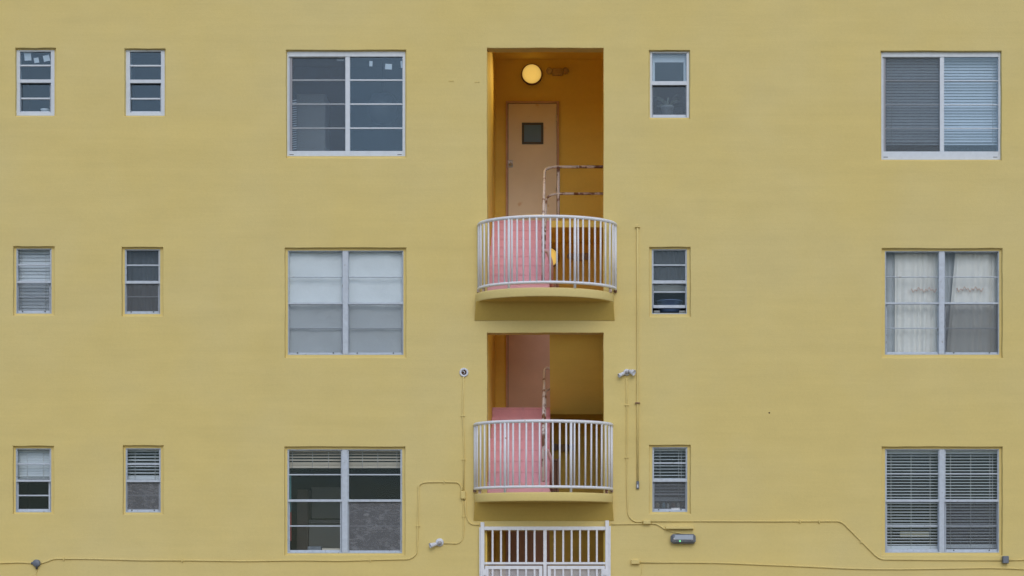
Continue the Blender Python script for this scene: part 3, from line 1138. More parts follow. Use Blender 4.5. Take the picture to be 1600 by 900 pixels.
def curtain(xs_top, xs_bot, y0, y1, label, folds, d=0.20, trim_y=None, ph=0.0, m='curtain', grp='curtains in the wide old window'):
    """a hanging curtain with folds; its two side edges given at top and bottom"""
    nx, nz = folds * 8, 12
    vs, fs = [], []
    rr = random.Random(int(xs_top[0]))
    amp = [rr.uniform(0.6, 1.3) for _ in range(folds + 2)]
    for s_ in (0, 1):
        for j in range(nz + 1):
            v = j / nz
            for i in range(nx + 1):
                u = i / nx
                px = (xs_top[0] * (1 - v) + xs_bot[0] * v) * (1 - u) + (xs_top[1] * (1 - v) + xs_bot[1] * v) * u
                py = y0 + (y1 - y0) * v
                f = u * folds + 0.25 * math.sin(u * 9 + ph) + 0.15 * v * math.sin(u * 5)
                am = amp[int(min(max(f, 0), folds))] * (0.010 + 0.008 * v)
                p = U(px, py, d)
                vs.append((p.x, d + am * math.sin(f * 2 * math.pi + ph) + 0.0015 * s_, p.z))
    k = (nx + 1) * (nz + 1)
    for j in range(nz):
        for i in range(nx):
            q = j * (nx + 1) + i
            fs.append((q, q + nx + 1, q + nx + 2, q + 1))
            fs.append((k + q, k + q + 1, k + q + nx + 2, k + q + nx + 1))
    b_ = MB()
    b_.add(vs, fs, 0, True)
    c_ = tag(b_.build('curtain', M[m], None, fix=False), label, 'curtain', grp)
    if trim_y:
        t = MB()
        pts = []
        x0, x1 = trim_y[0], trim_y[1]
        n = 14
        for i in range(n + 1):
            px = x0 + (x1 - x0) * i / n
            py = trim_y[2] + (3.0 if i % 2 else -1.0) + 2.0 * math.sin(i * 1.1)
            p = U(px, py, d - 0.04)
            pts.append((p.x, d - 0.042 + 0.005 * math.sin(i * 2.2), p.z))
        t.tube(pts, 0.009, 6)
        t.build('trim', M['trim'], c_)
    return c_


curtain((1398, 1450), (1398, 1446), 393.5, 552.5, 'straight white curtain with a peach trim filling the left half of the curtained window', 5, trim_y=(1424, 1463, 452))
curtain((1446, 1468), (1441, 1470), 393.5, 552.5, 'narrow white curtain hanging against the mullion of the curtained window', 2, ph=1.2, d=0.225)
curtain((1383.5, 1401), (1383.5, 1400), 393.5, 552.5, 'narrow greyish curtain at the left edge of the curtained window', 2, ph=0.6, d=0.235, m='sheer')
curtain((1493, 1546), (1479, 1545), 393.5, 552.5, 'slanting white curtain with a peach trim behind the grey right half of the curtained window', 5, trim_y=(1495, 1536, 451), ph=0.4)
curtain((1541, 1561), (1540, 1561), 393.5, 552.5, 'narrow white curtain at the right edge of the curtained window', 2, ph=2.0, d=0.225)
curtain((1384, 1467), (1384, 1467), 393.5, 553, 'thin grey sheer curtain behind the white ones left of the mullion', 7, d=0.27, m='sheer')
curtain((1476.5, 1560), (1476.5, 1560), 393.5, 553, 'thin grey sheer curtain showing as a dark wedge right of the mullion', 7, d=0.27, m='sheer')

curtain((196, 249.5), (196, 249.5), 391, 489, 'dim grey drape filling the small window with grey screens', 6, d=0.25, m='drape', grp='dim drapes in small windows')
curtain((1019.5, 1072.5), (1019.5, 1072.5), 390, 444, 'short dim grey drape above the raised sash', 6, d=0.25, m='drape', grp='dim drapes in small windows')


def sheet_box(name, x0, x1, y0, y1, d, depth, m, label, cat, group=None, bev=0.006):
    a, c = U(x0, y1, d), U(x1, y0, d)
    b_ = MB()
    b_.bevbox(a.x, c.x, d, d + depth, a.z, c.z, min(bev, abs(c.x - a.x) / 4, abs(c.z - a.z) / 4))
    return tag(b_.build(name, m, None), label, cat, group)


def sill(x0, x1, y, name='inner_sill'):
    a, c = U(x0, y, 0.14), U(x1, y, 0.14)
    MB().box(a.x, c.x, 0.14, 0.42, a.z - 0.03, a.z).build(name, M['room'], bld)


# top left corner window: a white bowl on its sill
sill(26, 85, 176.5)
p = U(70.5, 176.5, 0.22)
bw = MB()
bw.lathe([(0.03, 0), (0.055, 0.02), (0.066, 0.05), (0.060, 0.05), (0.05, 0.022), (0, 0.012)], p, (0, 0, 1), 16)
tag(bw.build('bowl', M['paper'], None), 'white bowl on the sill of the small corner window', 'bowl')

# potted plant behind the small window right of the stairwell
sill(1016, 1077, 180.4)
p = U(1043, 180.4, 0.27)
pl = thing('potted_plant', p, 'pale spiky plant in a pot behind the small window right of the stairwell', 'plant')
MB().lathe([(0.0, 0), (0.07, 0), (0.092, 0.10), (0.096, 0.10), (0.096, 0.125), (0.085, 0.125), (0.08, 0.11), (0, 0.108)], p, (0, 0, 1), 16).build('pot', M['pot'], pl)
rr = random.Random(3)
for i in range(13):
    an = i * 2.4 + rr.uniform(-0.3, 0.3)
    ln = rr.uniform(0.15, 0.26)
    up_ = rr.uniform(0.2, 1.1)
    o0 = p + Vector((0, 0, 0.10))
    dr = Vector((math.cos(an), math.sin(an) * 0.45, 0))
    sd_ = Vector((-dr.y, dr.x, 0)).normalized() * 0.013 + Vector((0, 0, 0.010))
    ax = [o0, o0 + dr * ln * 0.4 + Vector((0, 0, ln * up_ * 0.62)), o0 + dr * ln * 0.78 + Vector((0, 0, ln * up_ * 0.85)), o0 + dr * ln + Vector((0, 0, ln * up_ * 0.8))]
    wd_ = [0.5, 1.0, 0.8, 0.06]
    lf = MB()
    vs = []
    for q, k in zip(ax, wd_):
        vs += [q - sd_ * k, q + Vector((0, 0.004, 0.004)) * k, q + sd_ * k]
    fs = []
    for j in range(3):
        fs += [(j * 3, j * 3 + 1, j * 3 + 4, j * 3 + 3), (j * 3 + 1, j * 3 + 2, j * 3 + 5, j * 3 + 4)]
    lf.add(vs, fs, 0, True)
    lf.build('leaf', M['leaf'], pl, fix=False)
# pale surround and roller shade behind the upper pane of that window
b_ = MB()
bar(b_, 1019.5, 1072.2, 86, 97.4, 0.15, 0.17)
bar(b_, 1019.5, 1023.2, 97.4, 128, 0.15, 0.168)
bar(b_, 1068, 1072.2, 97.4, 128, 0.15, 0.168)
tag(b_.build('window_surround', M['ltwhite'] if 'ltwhite' in M else M['paper'], None), 'pale blue surround behind the upper pane above the pot plant', 'trim')

# top wide sliding window: pale cabinet deep behind the left panes, side curtain strip
a, c = U(463, 262, 0.9), U(508, 146, 0.9)
cb = thing('cabinet', ((a.x + c.x) / 2, 0.9, a.z), 'tall pale cabinet standing behind the left panes of the sliding window', 'cabinet')
MB().bevbox(a.x, c.x, 0.92, 1.4, a.z, c.z).build('carcass', M['cabinet'], cb)
MB().bevbox(a.x + 0.01, c.x - 0.01, 0.9, 0.918, a.z + 0.02, c.z - 0.01).build('cabinet_door', M['cabinet'], cb)
# dim round form added behind the right panes to stand for a reflection
p = U(598, 170, 1.0)
ls = thing('round_reflection', p, 'large dim round form added as a reflection in the right panes of the sliding window', 'reflected form')
MB().lathe([(0.02, -0.24), (0.15, -0.2), (0.22, -0.1), (0.24, 0), (0.22, 0.1), (0.15, 0.2), (0.02, 0.24)], p, (0, 0, 1), 20).build('reflection_body', M['black'], ls)
MB().tube([p + Vector((0, 0, 0.22)), p + Vector((0, 0, 0.93))], 0.006, 6).build('reflection_stem', M['gap'], ls)
wdt = U(459.5, 0, 0.16).x
b_ = MB()
for i in range(22):
    z = U(0, 234 - i * 3.6, 0.16).z
    b_.add([(wdt - 0.03, 0.155, z), (wdt + 0.035, 0.165, z + 0.012), (wdt + 0.035, 0.168, z + 0.028), (wdt - 0.03, 0.158, z + 0.016)], [(0, 1, 2, 3)])
tag(b_.build('vertical_blind', M['slat'], None), 'narrow ribbed blind strip at the left edge of the sliding window', 'blind')
M_extra = None

# kitchen window
sill(449, 534, 861.8)
sheet_box('box', 480.5, 502, 853.6, 861.8, 0.18, 0.16, M['box'], 'small dark blue-grey box on the sill of the kitchen window', 'box')
sheet_box('chopping_board', 503, 532, 856.8, 861.8, 0.17, 0.2, M['slat_wood'], 'light wooden board lying on the sill of the kitchen window', 'board')
a, c = U(480, 900, 1.1), U(533, 812, 1.1)
cb = thing('kitchen_unit', ((a.x + c.x) / 2, 1.1, a.z), 'grey kitchen unit with a dark worktop gap behind the lower left panes', 'kitchen unit')
MB().bevbox(a.x, c.x, 1.12, 1.6, a.z, a.z + (c.z - a.z) * 0.92).build('carcass', M['kitchen'], cb)
MB().bevbox(a.x - 0.02, c.x + 0.02, 1.1, 1.62, a.z + (c.z - a.z) * 0.93, c.z).build('worktop', M['black'], cb)
MB().bevbox(a.x + 0.02, c.x - 0.02, 1.4, 1.62, c.z + 0.03, c.z + 0.5).build('splashback', M['kitchen'], cb)
b_ = MB()
b_.bevbox(U(464, 0, 1.0).x, U(481, 0, 1.0).x, 1.0, 1.3, U(0, 880, 1.0).z, U(0, 765, 1.0).z)
tag(b_.build('larder', M['larder'], None), 'brown upright larder behind the left kitchen panes', 'larder')
b_ = MB()
for i in range(5):
    x = U(449.6 + i * 1.1, 0, 0.17).x
    b_.box(x, x + 0.009, 0.165 + 0.006 * (i % 2), 0.172 + 0.006 * (i % 2), U(0, 800, 0.17).z, U(0, 742, 0.17).z)
tag(b_.build('towel', M['teal'], None), 'teal cloth strip hanging at the left edge of the kitchen window', 'cloth')
b_ = MB()
for i in range(5):
    x = U(449.8 + i * 1.1, 0, 0.19).x
    b_.box(x, x + 0.009, 0.185 + 0.006 * (i % 2), 0.192 + 0.006 * (i % 2), U(0, 845, 0.19).z, U(0, 776, 0.19).z)
tag(b_.build('towel', M['red'], None), 'red cloth strip hanging below the teal one in the kitchen window', 'cloth')

# raised sash window: blue tub in the gap and behind the glass
sill(1018, 1074, 488.6)
p = U(1046.5, 488.6, 0.28)
tb = MB()
tb.lathe([(0, 0), (0.15, 0), (0.185, 0.15), (0.19, 0.15), (0.19, 0.165), (0.175, 0.165), (0.14, 0.02), (0, 0.018)], p, (0, 0, 1), 20)
tag(tb.build('tub', M['blue'], None), 'blue tub standing behind the raised sash', 'tub')
sheet_box('box', 1021.5, 1031, 484.9, 488.6, 0.16, 0.06, M['pot'], 'small grey box left of the blue tub in the raised sash gap', 'box')
sheet_box('box', 1061, 1071.5, 484.9, 488.6, 0.16, 0.06, M['pot'], 'small grey box right of the blue tub in the raised sash gap', 'box')

sheet_box('board', 1021, 1072, 443, 458, 0.26, 0.02, M['pot'], 'pale board showing behind the pane above the blue tub', 'board')
# bottles on a sill
sill(1019, 1074, 794.5)
for (px, hh, rad, mm, lb, cat) in ((1027, 0.085, 0.032, 'tan', 'squat tan jar leftmost on the bottle sill', 'jar'),
                                   (1037, 0.085, 0.026, 'ltblue', 'light blue bottle on the sill beside the tan jar', 'bottle'),
                                   (1043.6, 0.075, 0.018, 'film', 'thin white bottle on the sill right of the light blue one', 'bottle'),
                                   (1052, 0.08, 0.03, 'brown', 'brown bottle in the middle of the sill under the grey blind', 'bottle'),
                                   (1060, 0.085, 0.024, 'pot', 'grey bottle on the sill right of the brown bottle', 'bottle'),
                                   (1067, 0.08, 0.022, 'black', 'black bottle rightmost on the bottle sill', 'bottle')):
    p = U(px, 794.5, 0.2)
    b_ = MB()
    b_.lathe([(0, 0), (rad, 0), (rad, hh * 0.72), (rad * 0.5, hh * 0.85), (rad * 0.5, hh), (0, hh)], p, (0, 0, 1), 12)
    tag(b_.build('bottle' if cat == 'bottle' else 'jar', M[mm], None), lb, cat, 'bottles on the window sill')
paper(1049, 1062, 793.6, 796.8, 0, 'white sticker on the bottom rail below the bottles', g1, 0.086)

# tan card behind the open blind
sheet_box('card', 1406.5, 1452, 830.5, 839, 0.23, 0.03, M['tan'], 'tan card lying behind the left open blind', 'card')


# ------------------------------------------------------------------ balconies
def balcony(zf, cx_slab, cx_rail, band_bot, label):
    A, BD = 0.985, 0.64
    TH = 0.125
    n = 40
    # slab: half ellipse with a shallow, rounded edge, run back to the stair landing
    arc = [(cx_slab + A * math.cos(math.pi * k / n), -BD * math.sin(math.pi * k / n)) for k in range(n + 1)]
    b_ = MB()
    rr = 0.012
    rings = []
    for (z, inset) in ((zf, rr), (zf - rr * 0.6, 0.003), (zf - rr * 1.5, 0), (zf - TH + rr * 1.2, 0), (zf - TH + rr * 0.4, 0.003), (zf - TH, rr)):
        rings.append([(cx_slab + (x - cx_slab) * (1 - inset / A), y * (1 - inset / BD), z) for (x, y) in arc])
    m_ = n + 1
    vs = [p for r_ in rings for p in r_]
    fs = []
    for i in range(len(rings) - 1):
        for k in range(n):
            fs.append((i * m_ + k, i * m_ + k + 1, (i + 1) * m_ + k + 1, (i + 1) * m_ + k))
    b_.add(vs, fs, 0, True)
    b_.add(rings[0], [list(range(m_))])
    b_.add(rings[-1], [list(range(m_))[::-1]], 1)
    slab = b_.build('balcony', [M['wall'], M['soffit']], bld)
    slab['label'] = label
    b_ = MB()
    b_.box(XL + 0.003, XR - 0.003, 0.003, 0.199, zf - 0.12, zf - 0.001)
    b_.build('landing', M['inside'], slab)
    # haunch: the thickened root of the slab, sloping back to the wall
    zb = U(0, band_bot).z
    zt = zf - TH
    dep = 0.15
    h = MB()
    x0, x1 = cx_slab - A + 0.012, cx_slab + A - 0.012
    dt = 0.19
    nn = 24
    top = []
    vs = [(x0 - 0.022, -0.012, zb), (x1 + 0.022, -0.012, zb), (x1 - 0.012, -dt, zt + 0.002), (x0 + 0.012, -dt, zt + 0.002),
          (x0 - 0.022, 0.001, zb), (x1 + 0.022, 0.001, zb), (x1 + 0.008, 0.001, zt), (x0 - 0.008, 0.001, zt)]
    h.add(vs, [(0, 1, 2, 3), (1, 5, 6, 2), (0, 3, 7, 4), (0, 4, 5, 1), (3, 2, 6, 7)])
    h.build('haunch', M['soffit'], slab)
    # railing
    AR, BR = 0.972, 0.615
    fine = [(math.pi * k / 400) for k in range(401)]
    pp = [Vector((cx_rail - AR * math.cos(t), -BR * math.sin(t), 0)) for t in fine]
    cum = [0]
    for i in range(400):
        cum.append(cum[-1] + (pp[i + 1] - pp[i]).length)

    def at(f):
        s_ = f * cum[-1]
        for i in range(400):
            if cum[i + 1] >= s_:
                q = (s_ - cum[i]) / (cum[i + 1] - cum[i])
                return pp[i].lerp(pp[i + 1], q)
        return pp[-1]

    zt, zl = zf + 0.985, zf + 0.075
    rail = [at(k / 48) for k in range(49)]
    MB().tube([p + Vector((0, 0, zt)) for p in rail], 0.024, 10).build('top_rail', M['rail'], slab)
    MB().tube([p + Vector((0, 0, zl)) for p in rail], 0.021, 10).build('bottom_rail', M['rail'], slab)
    N = 27
    posts = (8, 18)
    me = None
    for k in range(1, N):
        p = at(k / N)
        if k in posts:
            tng = (at((k + 0.3) / N) - at((k - 0.3) / N)).normalized()
            q = MB()
            e = p - tng * 0.026
            q.tube([e + Vector((0, 0, zf)), e + Vector((0, 0, zt))], 0.019, 8)
            q.build('post', M['rail'], slab)
            p = p + tng * 0.022
        if me is None:
            o = MB().tube([(0, 0, zl - zf), (0, 0, zt - zf)], 0.0128, 8).build('baluster', M['rail'], slab)
            me = o.data
            o.matrix_parent_inverse = world_of(slab).inverted()
        else:
            o = link('baluster', me, slab)
        o.location = p + Vector((0, 0, zf))
        o.rotation_euler = (R(random.uniform(-0.25, 0.25)), R(random.uniform(-0.25, 0.25)), 0)
    for f in (0.004, 0.996):
        p = at(f)
        q = MB()
        q.tube([p + Vector((0, -0.006, zl - 0.03)), p + Vector((0, -0.006, zt))], 0.017, 8)
        q.build('post', M['rail'], slab)
    for s_ in (-1, 1):
        p = Vector((cx_rail + s_ * AR, -0.02, 0))
        q = MB()
        q.bevbox(p.x - 0.022, p.x + 0.018, -0.045, -0.001, zl - 0.045, zl + 0.005)
        q.bevbox(p.x - 0.02 - s_ * 0.08, p.x + 0.02 - s_ * 0.08, -0.22, -0.17, zf - 0.002, zl)
        q.build('rail_bracket', M['rusty'], slab)
    return slab


balcony(B2, U(851, 0).x, U(855, 0).x, 500.7, 'upper curved balcony with white railing and pale fittings')
balcony(B1, U(849.5, 0).x, U(849, 0).x, 813.6, 'lower curved balcony with white railing above the gate')


# ------------------------------------------------------------------ stair handrails
def handrail(zf, zb, guard):
    """tubes up the pink flight; on the top landing they turn into a guard rail"""
    xh = U(848.5, 0).x
    x_end = XI - 0.003
    rt, rm_ = 0.87, 0.43
    yf = 0.06
    b_ = MB()
    if guard:
        bk = LAND + 0.06
        zt, zm = zb + 0.83, zb + 0.42
        p_t = fillet([(x_end, bk, zt), (xh, bk, zt), (xh, yf, zf + rt), (xh, yf, zf)], [0.22, 0.06], 8)
        p_m = fillet([(x_end, bk, zm), (xh + 0.03, bk, zm), (xh + 0.004, yf + 0.02, zf + rm_)], [0.24], 8)
    else:
        bk = LAND - 0.28
        zt, zm = zb + 0.58, zb + 0.24
        p_t = fillet([(xh + 0.10, bk + 0.02, zt - 0.03), (xh + 0.03, bk + 0.06, zt), (xh, bk - 0.03, zt - 0.06), (xh, yf, zf + rt), (xh, yf, zf)], [0.05, 0.05, 0.06], 6)
        p_m = fillet([(xh + 0.10, bk, zm + 0.02), (xh + 0.02, bk, zm - 0.02), (xh + 0.004, yf + 0.02, zf + rm_)], [0.06], 6)
    hr = b_.tube(p_t, 0.022, 9).build('stair_handrail', M['rust'], bld)
    MB().tube(p_m, 0.019, 8).build('mid_rail', M['rust'], hr)
    if guard:
        # weathered right ends
        xg = U(905, 0, bk).x
        q = MB()
        q.tube([(xg, bk, zt), (x_end, bk, zt)], 0.0232, 9)
        q.tube([(xg - 0.08, bk, zm), (x_end, bk, zm)], 0.0202, 8)
        q.build('rusted_rail', M['rusty'], hr)
        q = MB()
        xp = U(872.5, 0, bk).x
        q.tube([(xp, bk, zb - 0.01), (xp, bk, zt)], 0.022, 8)
        q.build('post', M['rust'], hr)
    # the rail of the flight going down: a bent tube beginning at the newel
    q = MB()
    x2 = U(861.5, 0).x
    q.tube(fillet([(xh, yf, zf + 0.64), (xh + 0.06, yf + 0.03, zf + 0.64), (x2, yf + 0.10, zf + 0.50), (x2 + 0.005, 1.75, zf - 0.72)], [0.05, 0.08], 6), 0.027, 9)
    q.build('lower_rail', M['pinktube'], hr)
    q = MB()
    q.lathe([(0.05, 0), (0.05, 0.008), (0.026, 0.012), (0.024, 0.03)], (xh, yf, zf), (0, 0, 1), 12)
    q.build('foot_plate', M['rusty'], hr)
    q = MB()
    q.tube(fillet([(xh, yf, zf + 0.10), (xh + 0.08, yf + 0.02, zf + 0.09), (x2, yf + 0.08, zf - 0.05)], 0.05, 5), 0.016, 8)
    q.build('lower_mid_rail', M['pinktube'], hr)


handrail(B2, L2, True)
handrail(B1, L1, False)


# ------------------------------------------------------------------ lamps in the stairwell
def globe_lamp(px, py, label, watts):
    y = BACK
    c = U(px, py, y)
    t = thing('wall_lamp', (c.x, y, c.z), label, 'wall lamp', 'round lamps above the stair doors')
    MB().lathe([(0, 0.001), (0.168, 0.001), (0.172, 0.03), (0.165, 0.055), (0.152, 0.058), (0.150, 0.04)], (c.x, y, c.z), (0, -1, 0), 32).build('rim', M['brown'], t)
    MB().lathe([(0.151, 0.042), (0.149, 0.065), (0.135, 0.095), (0.105, 0.118), (0.06, 0.132), (0, 0.136)], (c.x, y, c.z), (0, -1, 0), 32).build('globe', M['globe'], t)
    ld = bpy.data.lights.new('lamp_glow', 'AREA')
    ld.shape = 'DISK'
    ld.size = 0.24
    ld.energy = watts
    ld.spread = R(85)
    ld.color = (1.0, 0.68, 0.17)
    lo_ = bpy.data.objects.new('lamp_glow', ld)
    COL.objects.link(lo_)
    lo_.location = (c.x, y - 0.142, c.z)
    lo_.rotation_euler = (R(-62), 0, 0)


globe_lamp(831, 117, 'lit round amber lamp above the beige top door', 14.0)
globe_lamp(857, 403, 'lit round amber lamp half hidden by pink stairs behind the balcony bars', 8.0)


def emergency_light(px, py, label, head_m):
    y = BACK
    c = U(px, py, y)
    t = thing('emergency_light', (c.x, y, c.z), label, 'emergency light', 'twin headed emergency lights in the stairwell')
    MB().bevbox(c.x - 0.075, c.x + 0.095, y - 0.07, y - 0.001, c.z - 0.058, c.z + 0.055, 0.012).build('housing', M['emer'], t)
    for s_ in (-1, 1):
        hx = c.x + s_ * 0.125 + 0.01
        o = Vector((hx, y - 0.05, c.z + 0.012))
        MB().lathe([(0, -0.045), (0.03, -0.04), (0.052, -0.01), (0.055, 0.02), (0.048, 0.026), (0.044, 0.016), (0, 0.018)], o, (s_ * 0.35, -1, -0.15), 16).build('lamp_head', head_m, t)
    MB().tube([(c.x - 0.115, y - 0.03, c.z), (c.x + 0.135, y - 0.03, c.z)], 0.012, 6).build('bracket', M['emer'], t)
    return t


emergency_light(870, 113.5, 'dusty twin emergency light right of the top amber lamp', M['emer'])
emergency_light(903, 402.5, 'twin emergency light with grey heads behind the upper balcony bars', M['emerhead'])
emergency_light(880, 700, 'twin emergency light with grey heads behind the lower balcony bars', M['emerhead'])


# ------------------------------------------------------------------ security gate
def gate():
    yg = -0.075
    t = thing('security_gate', (U(851, 0).x, yg, 0), 'white barred security gate with mesh doors under the lower balcony', 'gate')
    X = lambda px: U(px, 0, yg).x
    Z = lambda py: U(0, py, yg).z

    def bx(name, x0, x1, z0, z1, y0=yg, y1=yg + 0.04, m=None, par=t):
        return MB().bevbox(x0, x1, y0, y1, z0, z1, 0.003).build(name, m or M['rail'], par)

    bx('post', X(750.8), X(756.8), 0, Z(816))
    bx('post', X(945.8), X(951.4), 0, Z(813.2))
    bx('jamb', X(748.9), X(750.6), 0, Z(824), yg + 0.005, yg + 0.07)
    bx('jamb', X(951.6), X(954.2), 0, Z(822), yg + 0.005, yg + 0.07)
    bx('top_rail', X(756.9), X(945.7), Z(828.3), Z(822.6))
    bx('transom', X(756.9), X(945.7), Z(882.0), Z(878.3))
    bx('centre_post', X(848.9), X(854.2), 0.02, Z(828.5), yg - 0.003, yg + 0.035)
    pxs = [769.6, 782.8, 795.8, 808.9, 822.0, 835.2, 866.8, 880.0, 893.2, 906.3, 919.5, 932.6]
    w2 = 0.0135
    me = None
    for px in pxs:
        if me is None:
            o = bx('bar', -w2, w2, Z(878.2), Z(828.4), 0.006, 0.032)
            me = o.data
            o.matrix_parent_inverse = world_of(t).inverted()
        else:
            o = link('bar', me, t)
        o.location = (X(px), yg, 0)
    # two door leaves with expanded mesh between upright bars
    for (x0, x1, bars) in ((757.8, 847.6, pxs[:6]), (855.4, 945.0, pxs[6:])):
        lf = MB()
        a, c = X(x0), X(x1)
        z0, z1 = 0.06, Z(884.0)
        fw = 0.05
        y0, y1 = yg + 0.002, yg + 0.038
        lf.bevbox(a, a + fw, y0, y1, z0, z1, 0.003)
        lf.bevbox(c - fw, c, y0, y1, z0, z1, 0.003)
        lf.bevbox(a + fw, c - fw, y0, y1, z1 - fw, z1, 0.003)
        lf.bevbox(a + fw, c - fw, y0, y1, z0, z0 + fw, 0.003)
        lf.bevbox(a + fw, c - fw, y0, y1, 0.95, 1.0, 0.003)
        leaf_ = lf.build('gate_leaf', M['rail'], t)
        for px in bars:
            bx('upright', X(px) - w2, X(px) + w2, z0 + fw, z1 - fw, yg + 0.005, yg + 0.03, par=leaf_)
        ms = MB()
        pw, ph = 0.026, 0.022
        xa, xb, za, zb = a + fw, c - fw, z0 + fw, z1 - fw
        sl_ = ph / pw
        hw = 0.0032
        for s_ in (1, -1):
            yy = yg + 0.031 + (0.002 if s_ > 0 else 0.0055)
            k0 = int((za - sl_ * (xb - xa)) / ph) - 1
            k1 = int((zb + sl_ * (xb - xa)) / ph) + 1
            for k in range(k0, k1 + 1):
                zz = k * ph
                f = (lambda x: zz + sl_ * (x - xa)) if s_ > 0 else (lambda x: zz - sl_ * (x - xa))
                xs_ = [xa, xb]
                for zc in (za, zb):
                    xs_.append(xa + s_ * (zc - zz) / sl_)
                ok = sorted(x for x in xs_ if xa - 1e-9 <= x <= xb + 1e-9 and za - 1e-6 <= f(x) <= zb + 1e-6)
                if len(ok) < 2 or ok[-1] - ok[0] < 0.004:
                    continue
                p, q = (ok[0], f(ok[0])), (ok[-1], f(ok[-1]))
                ms.add([(p[0], yy, p[1] - hw), (q[0], yy, q[1] - hw), (q[0], yy, q[1] + hw), (p[0], yy, p[1] + hw),
                        (p[0], yy + 0.002, p[1] - hw), (q[0], yy + 0.002, q[1] - hw), (q[0], yy + 0.002, q[1] + hw), (p[0], yy + 0.002, p[1] + hw)],
                       [(0, 1, 2, 3), (7, 6, 5, 4), (3, 2, 6, 7), (0, 4, 5, 1)])
        tag(ms.build('mesh_panel', M['rail'], leaf_, fix=False), kind='stuff')
    for (px, s_) in ((757.0, 1), (945.4, -1)):
        for z in (Z(894), 1.0, 0.3):
            MB().bevbox(X(px) - 0.03, X(px) + 0.03, yg - 0.008, yg + 0.001, z - 0.045, z + 0.045, 0.003).build('hinge', M['rail'], t)
    return t


gate()


# ------------------------------------------------------------------ conduits, boxes, flood lights
def W(px, py, r):
    p = U(px, py)
    return Vector((p.x, -r * 0.88, p.z))


def conduit(pts, r, label, rad=0.1, m='wall', clips=(), group='painted conduits on the front wall'):
    pth = fillet([W(a, b_, r) for a, b_ in pts], rad, 7)
    c = MB().tube(pth, r, 7).build('conduit', M[m], None)
    tag(c, label, 'conduit', group)
    for (px, py, horiz) in clips:
        p = W(px, py, r)
        q = MB()
        if horiz: q.bevbox(p.x - 0.008, p.x + 0.008, -2.3 * r, -0.0005, p.z - 2.2 * r, p.z + 2.2 * r, 0.002)
        else: q.bevbox(p.x - 2.4 * r, p.x + 2.4 * r, -2.3 * r, -0.0005, p.z - 0.008, p.z + 0.008, 0.002)
        q.build('clip', M[m], c)
    return c


def jbox(x0, x1, y0, y1, label, m='wall', dep=0.05):
    a, c = U(x0, y1), U(x1, y0)
    b_ = MB()
    b_.bevbox(a.x, c.x, -dep, -0.0005, a.z, c.z, 0.006)
    o = tag(b_.build('junction_box', M[m], None), label, 'junction box', 'junction boxes on the front wall')
    q = MB()
    q.bevbox(a.x + 0.006, c.x - 0.006, -dep - 0.006, -dep - 0.0003, a.z + 0.006, c.z - 0.006, 0.002)
    q.build('cover_plate', M[m], o)
    return o


r1 = 0.0112
# left group
conduit([(724.2, 588), (722.8, 640), (725.0, 700), (724.4, 767.5)], r1, 'upright conduit from the bare round plate down to the small yellow box', clips=((724.5, 718, False), (723.4, 650, False)))
jbox(720.2, 727.8, 767.5, 780, 'small yellow box where conduits meet left of the lower balcony')
conduit([(727, 780.3), (727.2, 803), (734, 819.3), (749, 820)], r1, 'short conduit curving from the small yellow box to the left gate post', 0.1)
conduit([(723.2, 780.3), (724.2, 800), (724.6, 825), (723.6, 841), (717, 849.4), (694, 849)], r1 * 0.85, 'conduit looping from the small yellow box down to the low left flood light', 0.08, clips=((724.4, 807, False),))
conduit([(721.3, 767.3), (721.5, 763), (717, 753.8), (694, 753), (664, 753.4), (653.8, 757.5), (653.2, 790), (652.6, 835), (651.2, 866), (641, 873.6), (600, 874.4), (530, 876.4), (470, 875.5), (380, 876.8),
         (300, 875.6), (220, 875.4), (140, 873.2), (84, 873), (72, 878), (63, 880.4)], r1, 'long conduit running around the kitchen window to the grey round box', 0.09,
        clips=((694, 753.2, True), (653, 822, False), (579, 875.2, True), (285, 875.7, True), (100, 873.2, True)))
conduit([(53, 880), (30, 878.6), (14, 879.4), (-60, 880.5)], r1, 'short conduit running left from the grey round box to the photo edge', 0.1)
conduit([(58.6, 888.4), (58.0, 893), (55.5, 902), (54, 960)], 0.006, 'thin wire dropping from the grey round box', 0.05)
p = U(58, 880)
gb_ = thing('junction_box', (p.x, 0, p.z), 'dark grey round box on the long conduit at lower left', 'junction box', 'junction boxes on the front wall')
MB().lathe([(0.052, 0), (0.052, 0.045), (0.045, 0.05), (0, 0.05)], (p.x, 0, p.z), (0, -1, 0), 20).build('body', M['box'], gb_)
MB().tube([(p.x - 0.045, -0.018, p.z), (p.x - 0.075, -0.012, p.z)], 0.018, 8).build('hub', M['box'], gb_)
MB().tube([(p.x, -0.02, p.z - 0.045), (p.x, -0.016, p.z - 0.083)], 0.017, 8).build('hub', M['black'], gb_)

# right group
conduit([(979.0, 592), (979.4, 640), (979.2, 700), (979.8, 780), (981.6, 806), (990, 815), (1004.6, 815.4)], r1, 'upright conduit from the right flood light curving into the yellow box', 0.14, clips=((979.4, 633, False), (979.2, 715, False)))
conduit([(954.5, 819.2), (975, 818.8), (1004.6, 818.6)], r1, 'short level conduit from the right gate post to the yellow box', 0.1)
jbox(1004.6, 1016.4, 812.8, 819.4, 'yellow box at the lower corner of the bottle window')
conduit([(1016.5, 814.6), (1100, 814.3), (1210, 814.6), (1311, 814.4), (1318, 818), (1368, 868.5), (1377, 874), (1450, 874.8), (1565, 875.4)], r1, 'long conduit stepping down diagonally to the small grey box at right', 0.06,
        clips=((1250, 815, True), (1280, 815, True), (1345, 846, True)))
conduit([(1016.5, 818.2), (1025, 818.4), (1040.6, 827.6), (1052, 831.2), (1063.5, 833.4)], r1, 'short conduit sloping from the yellow box to the grey wall light', 0.08)
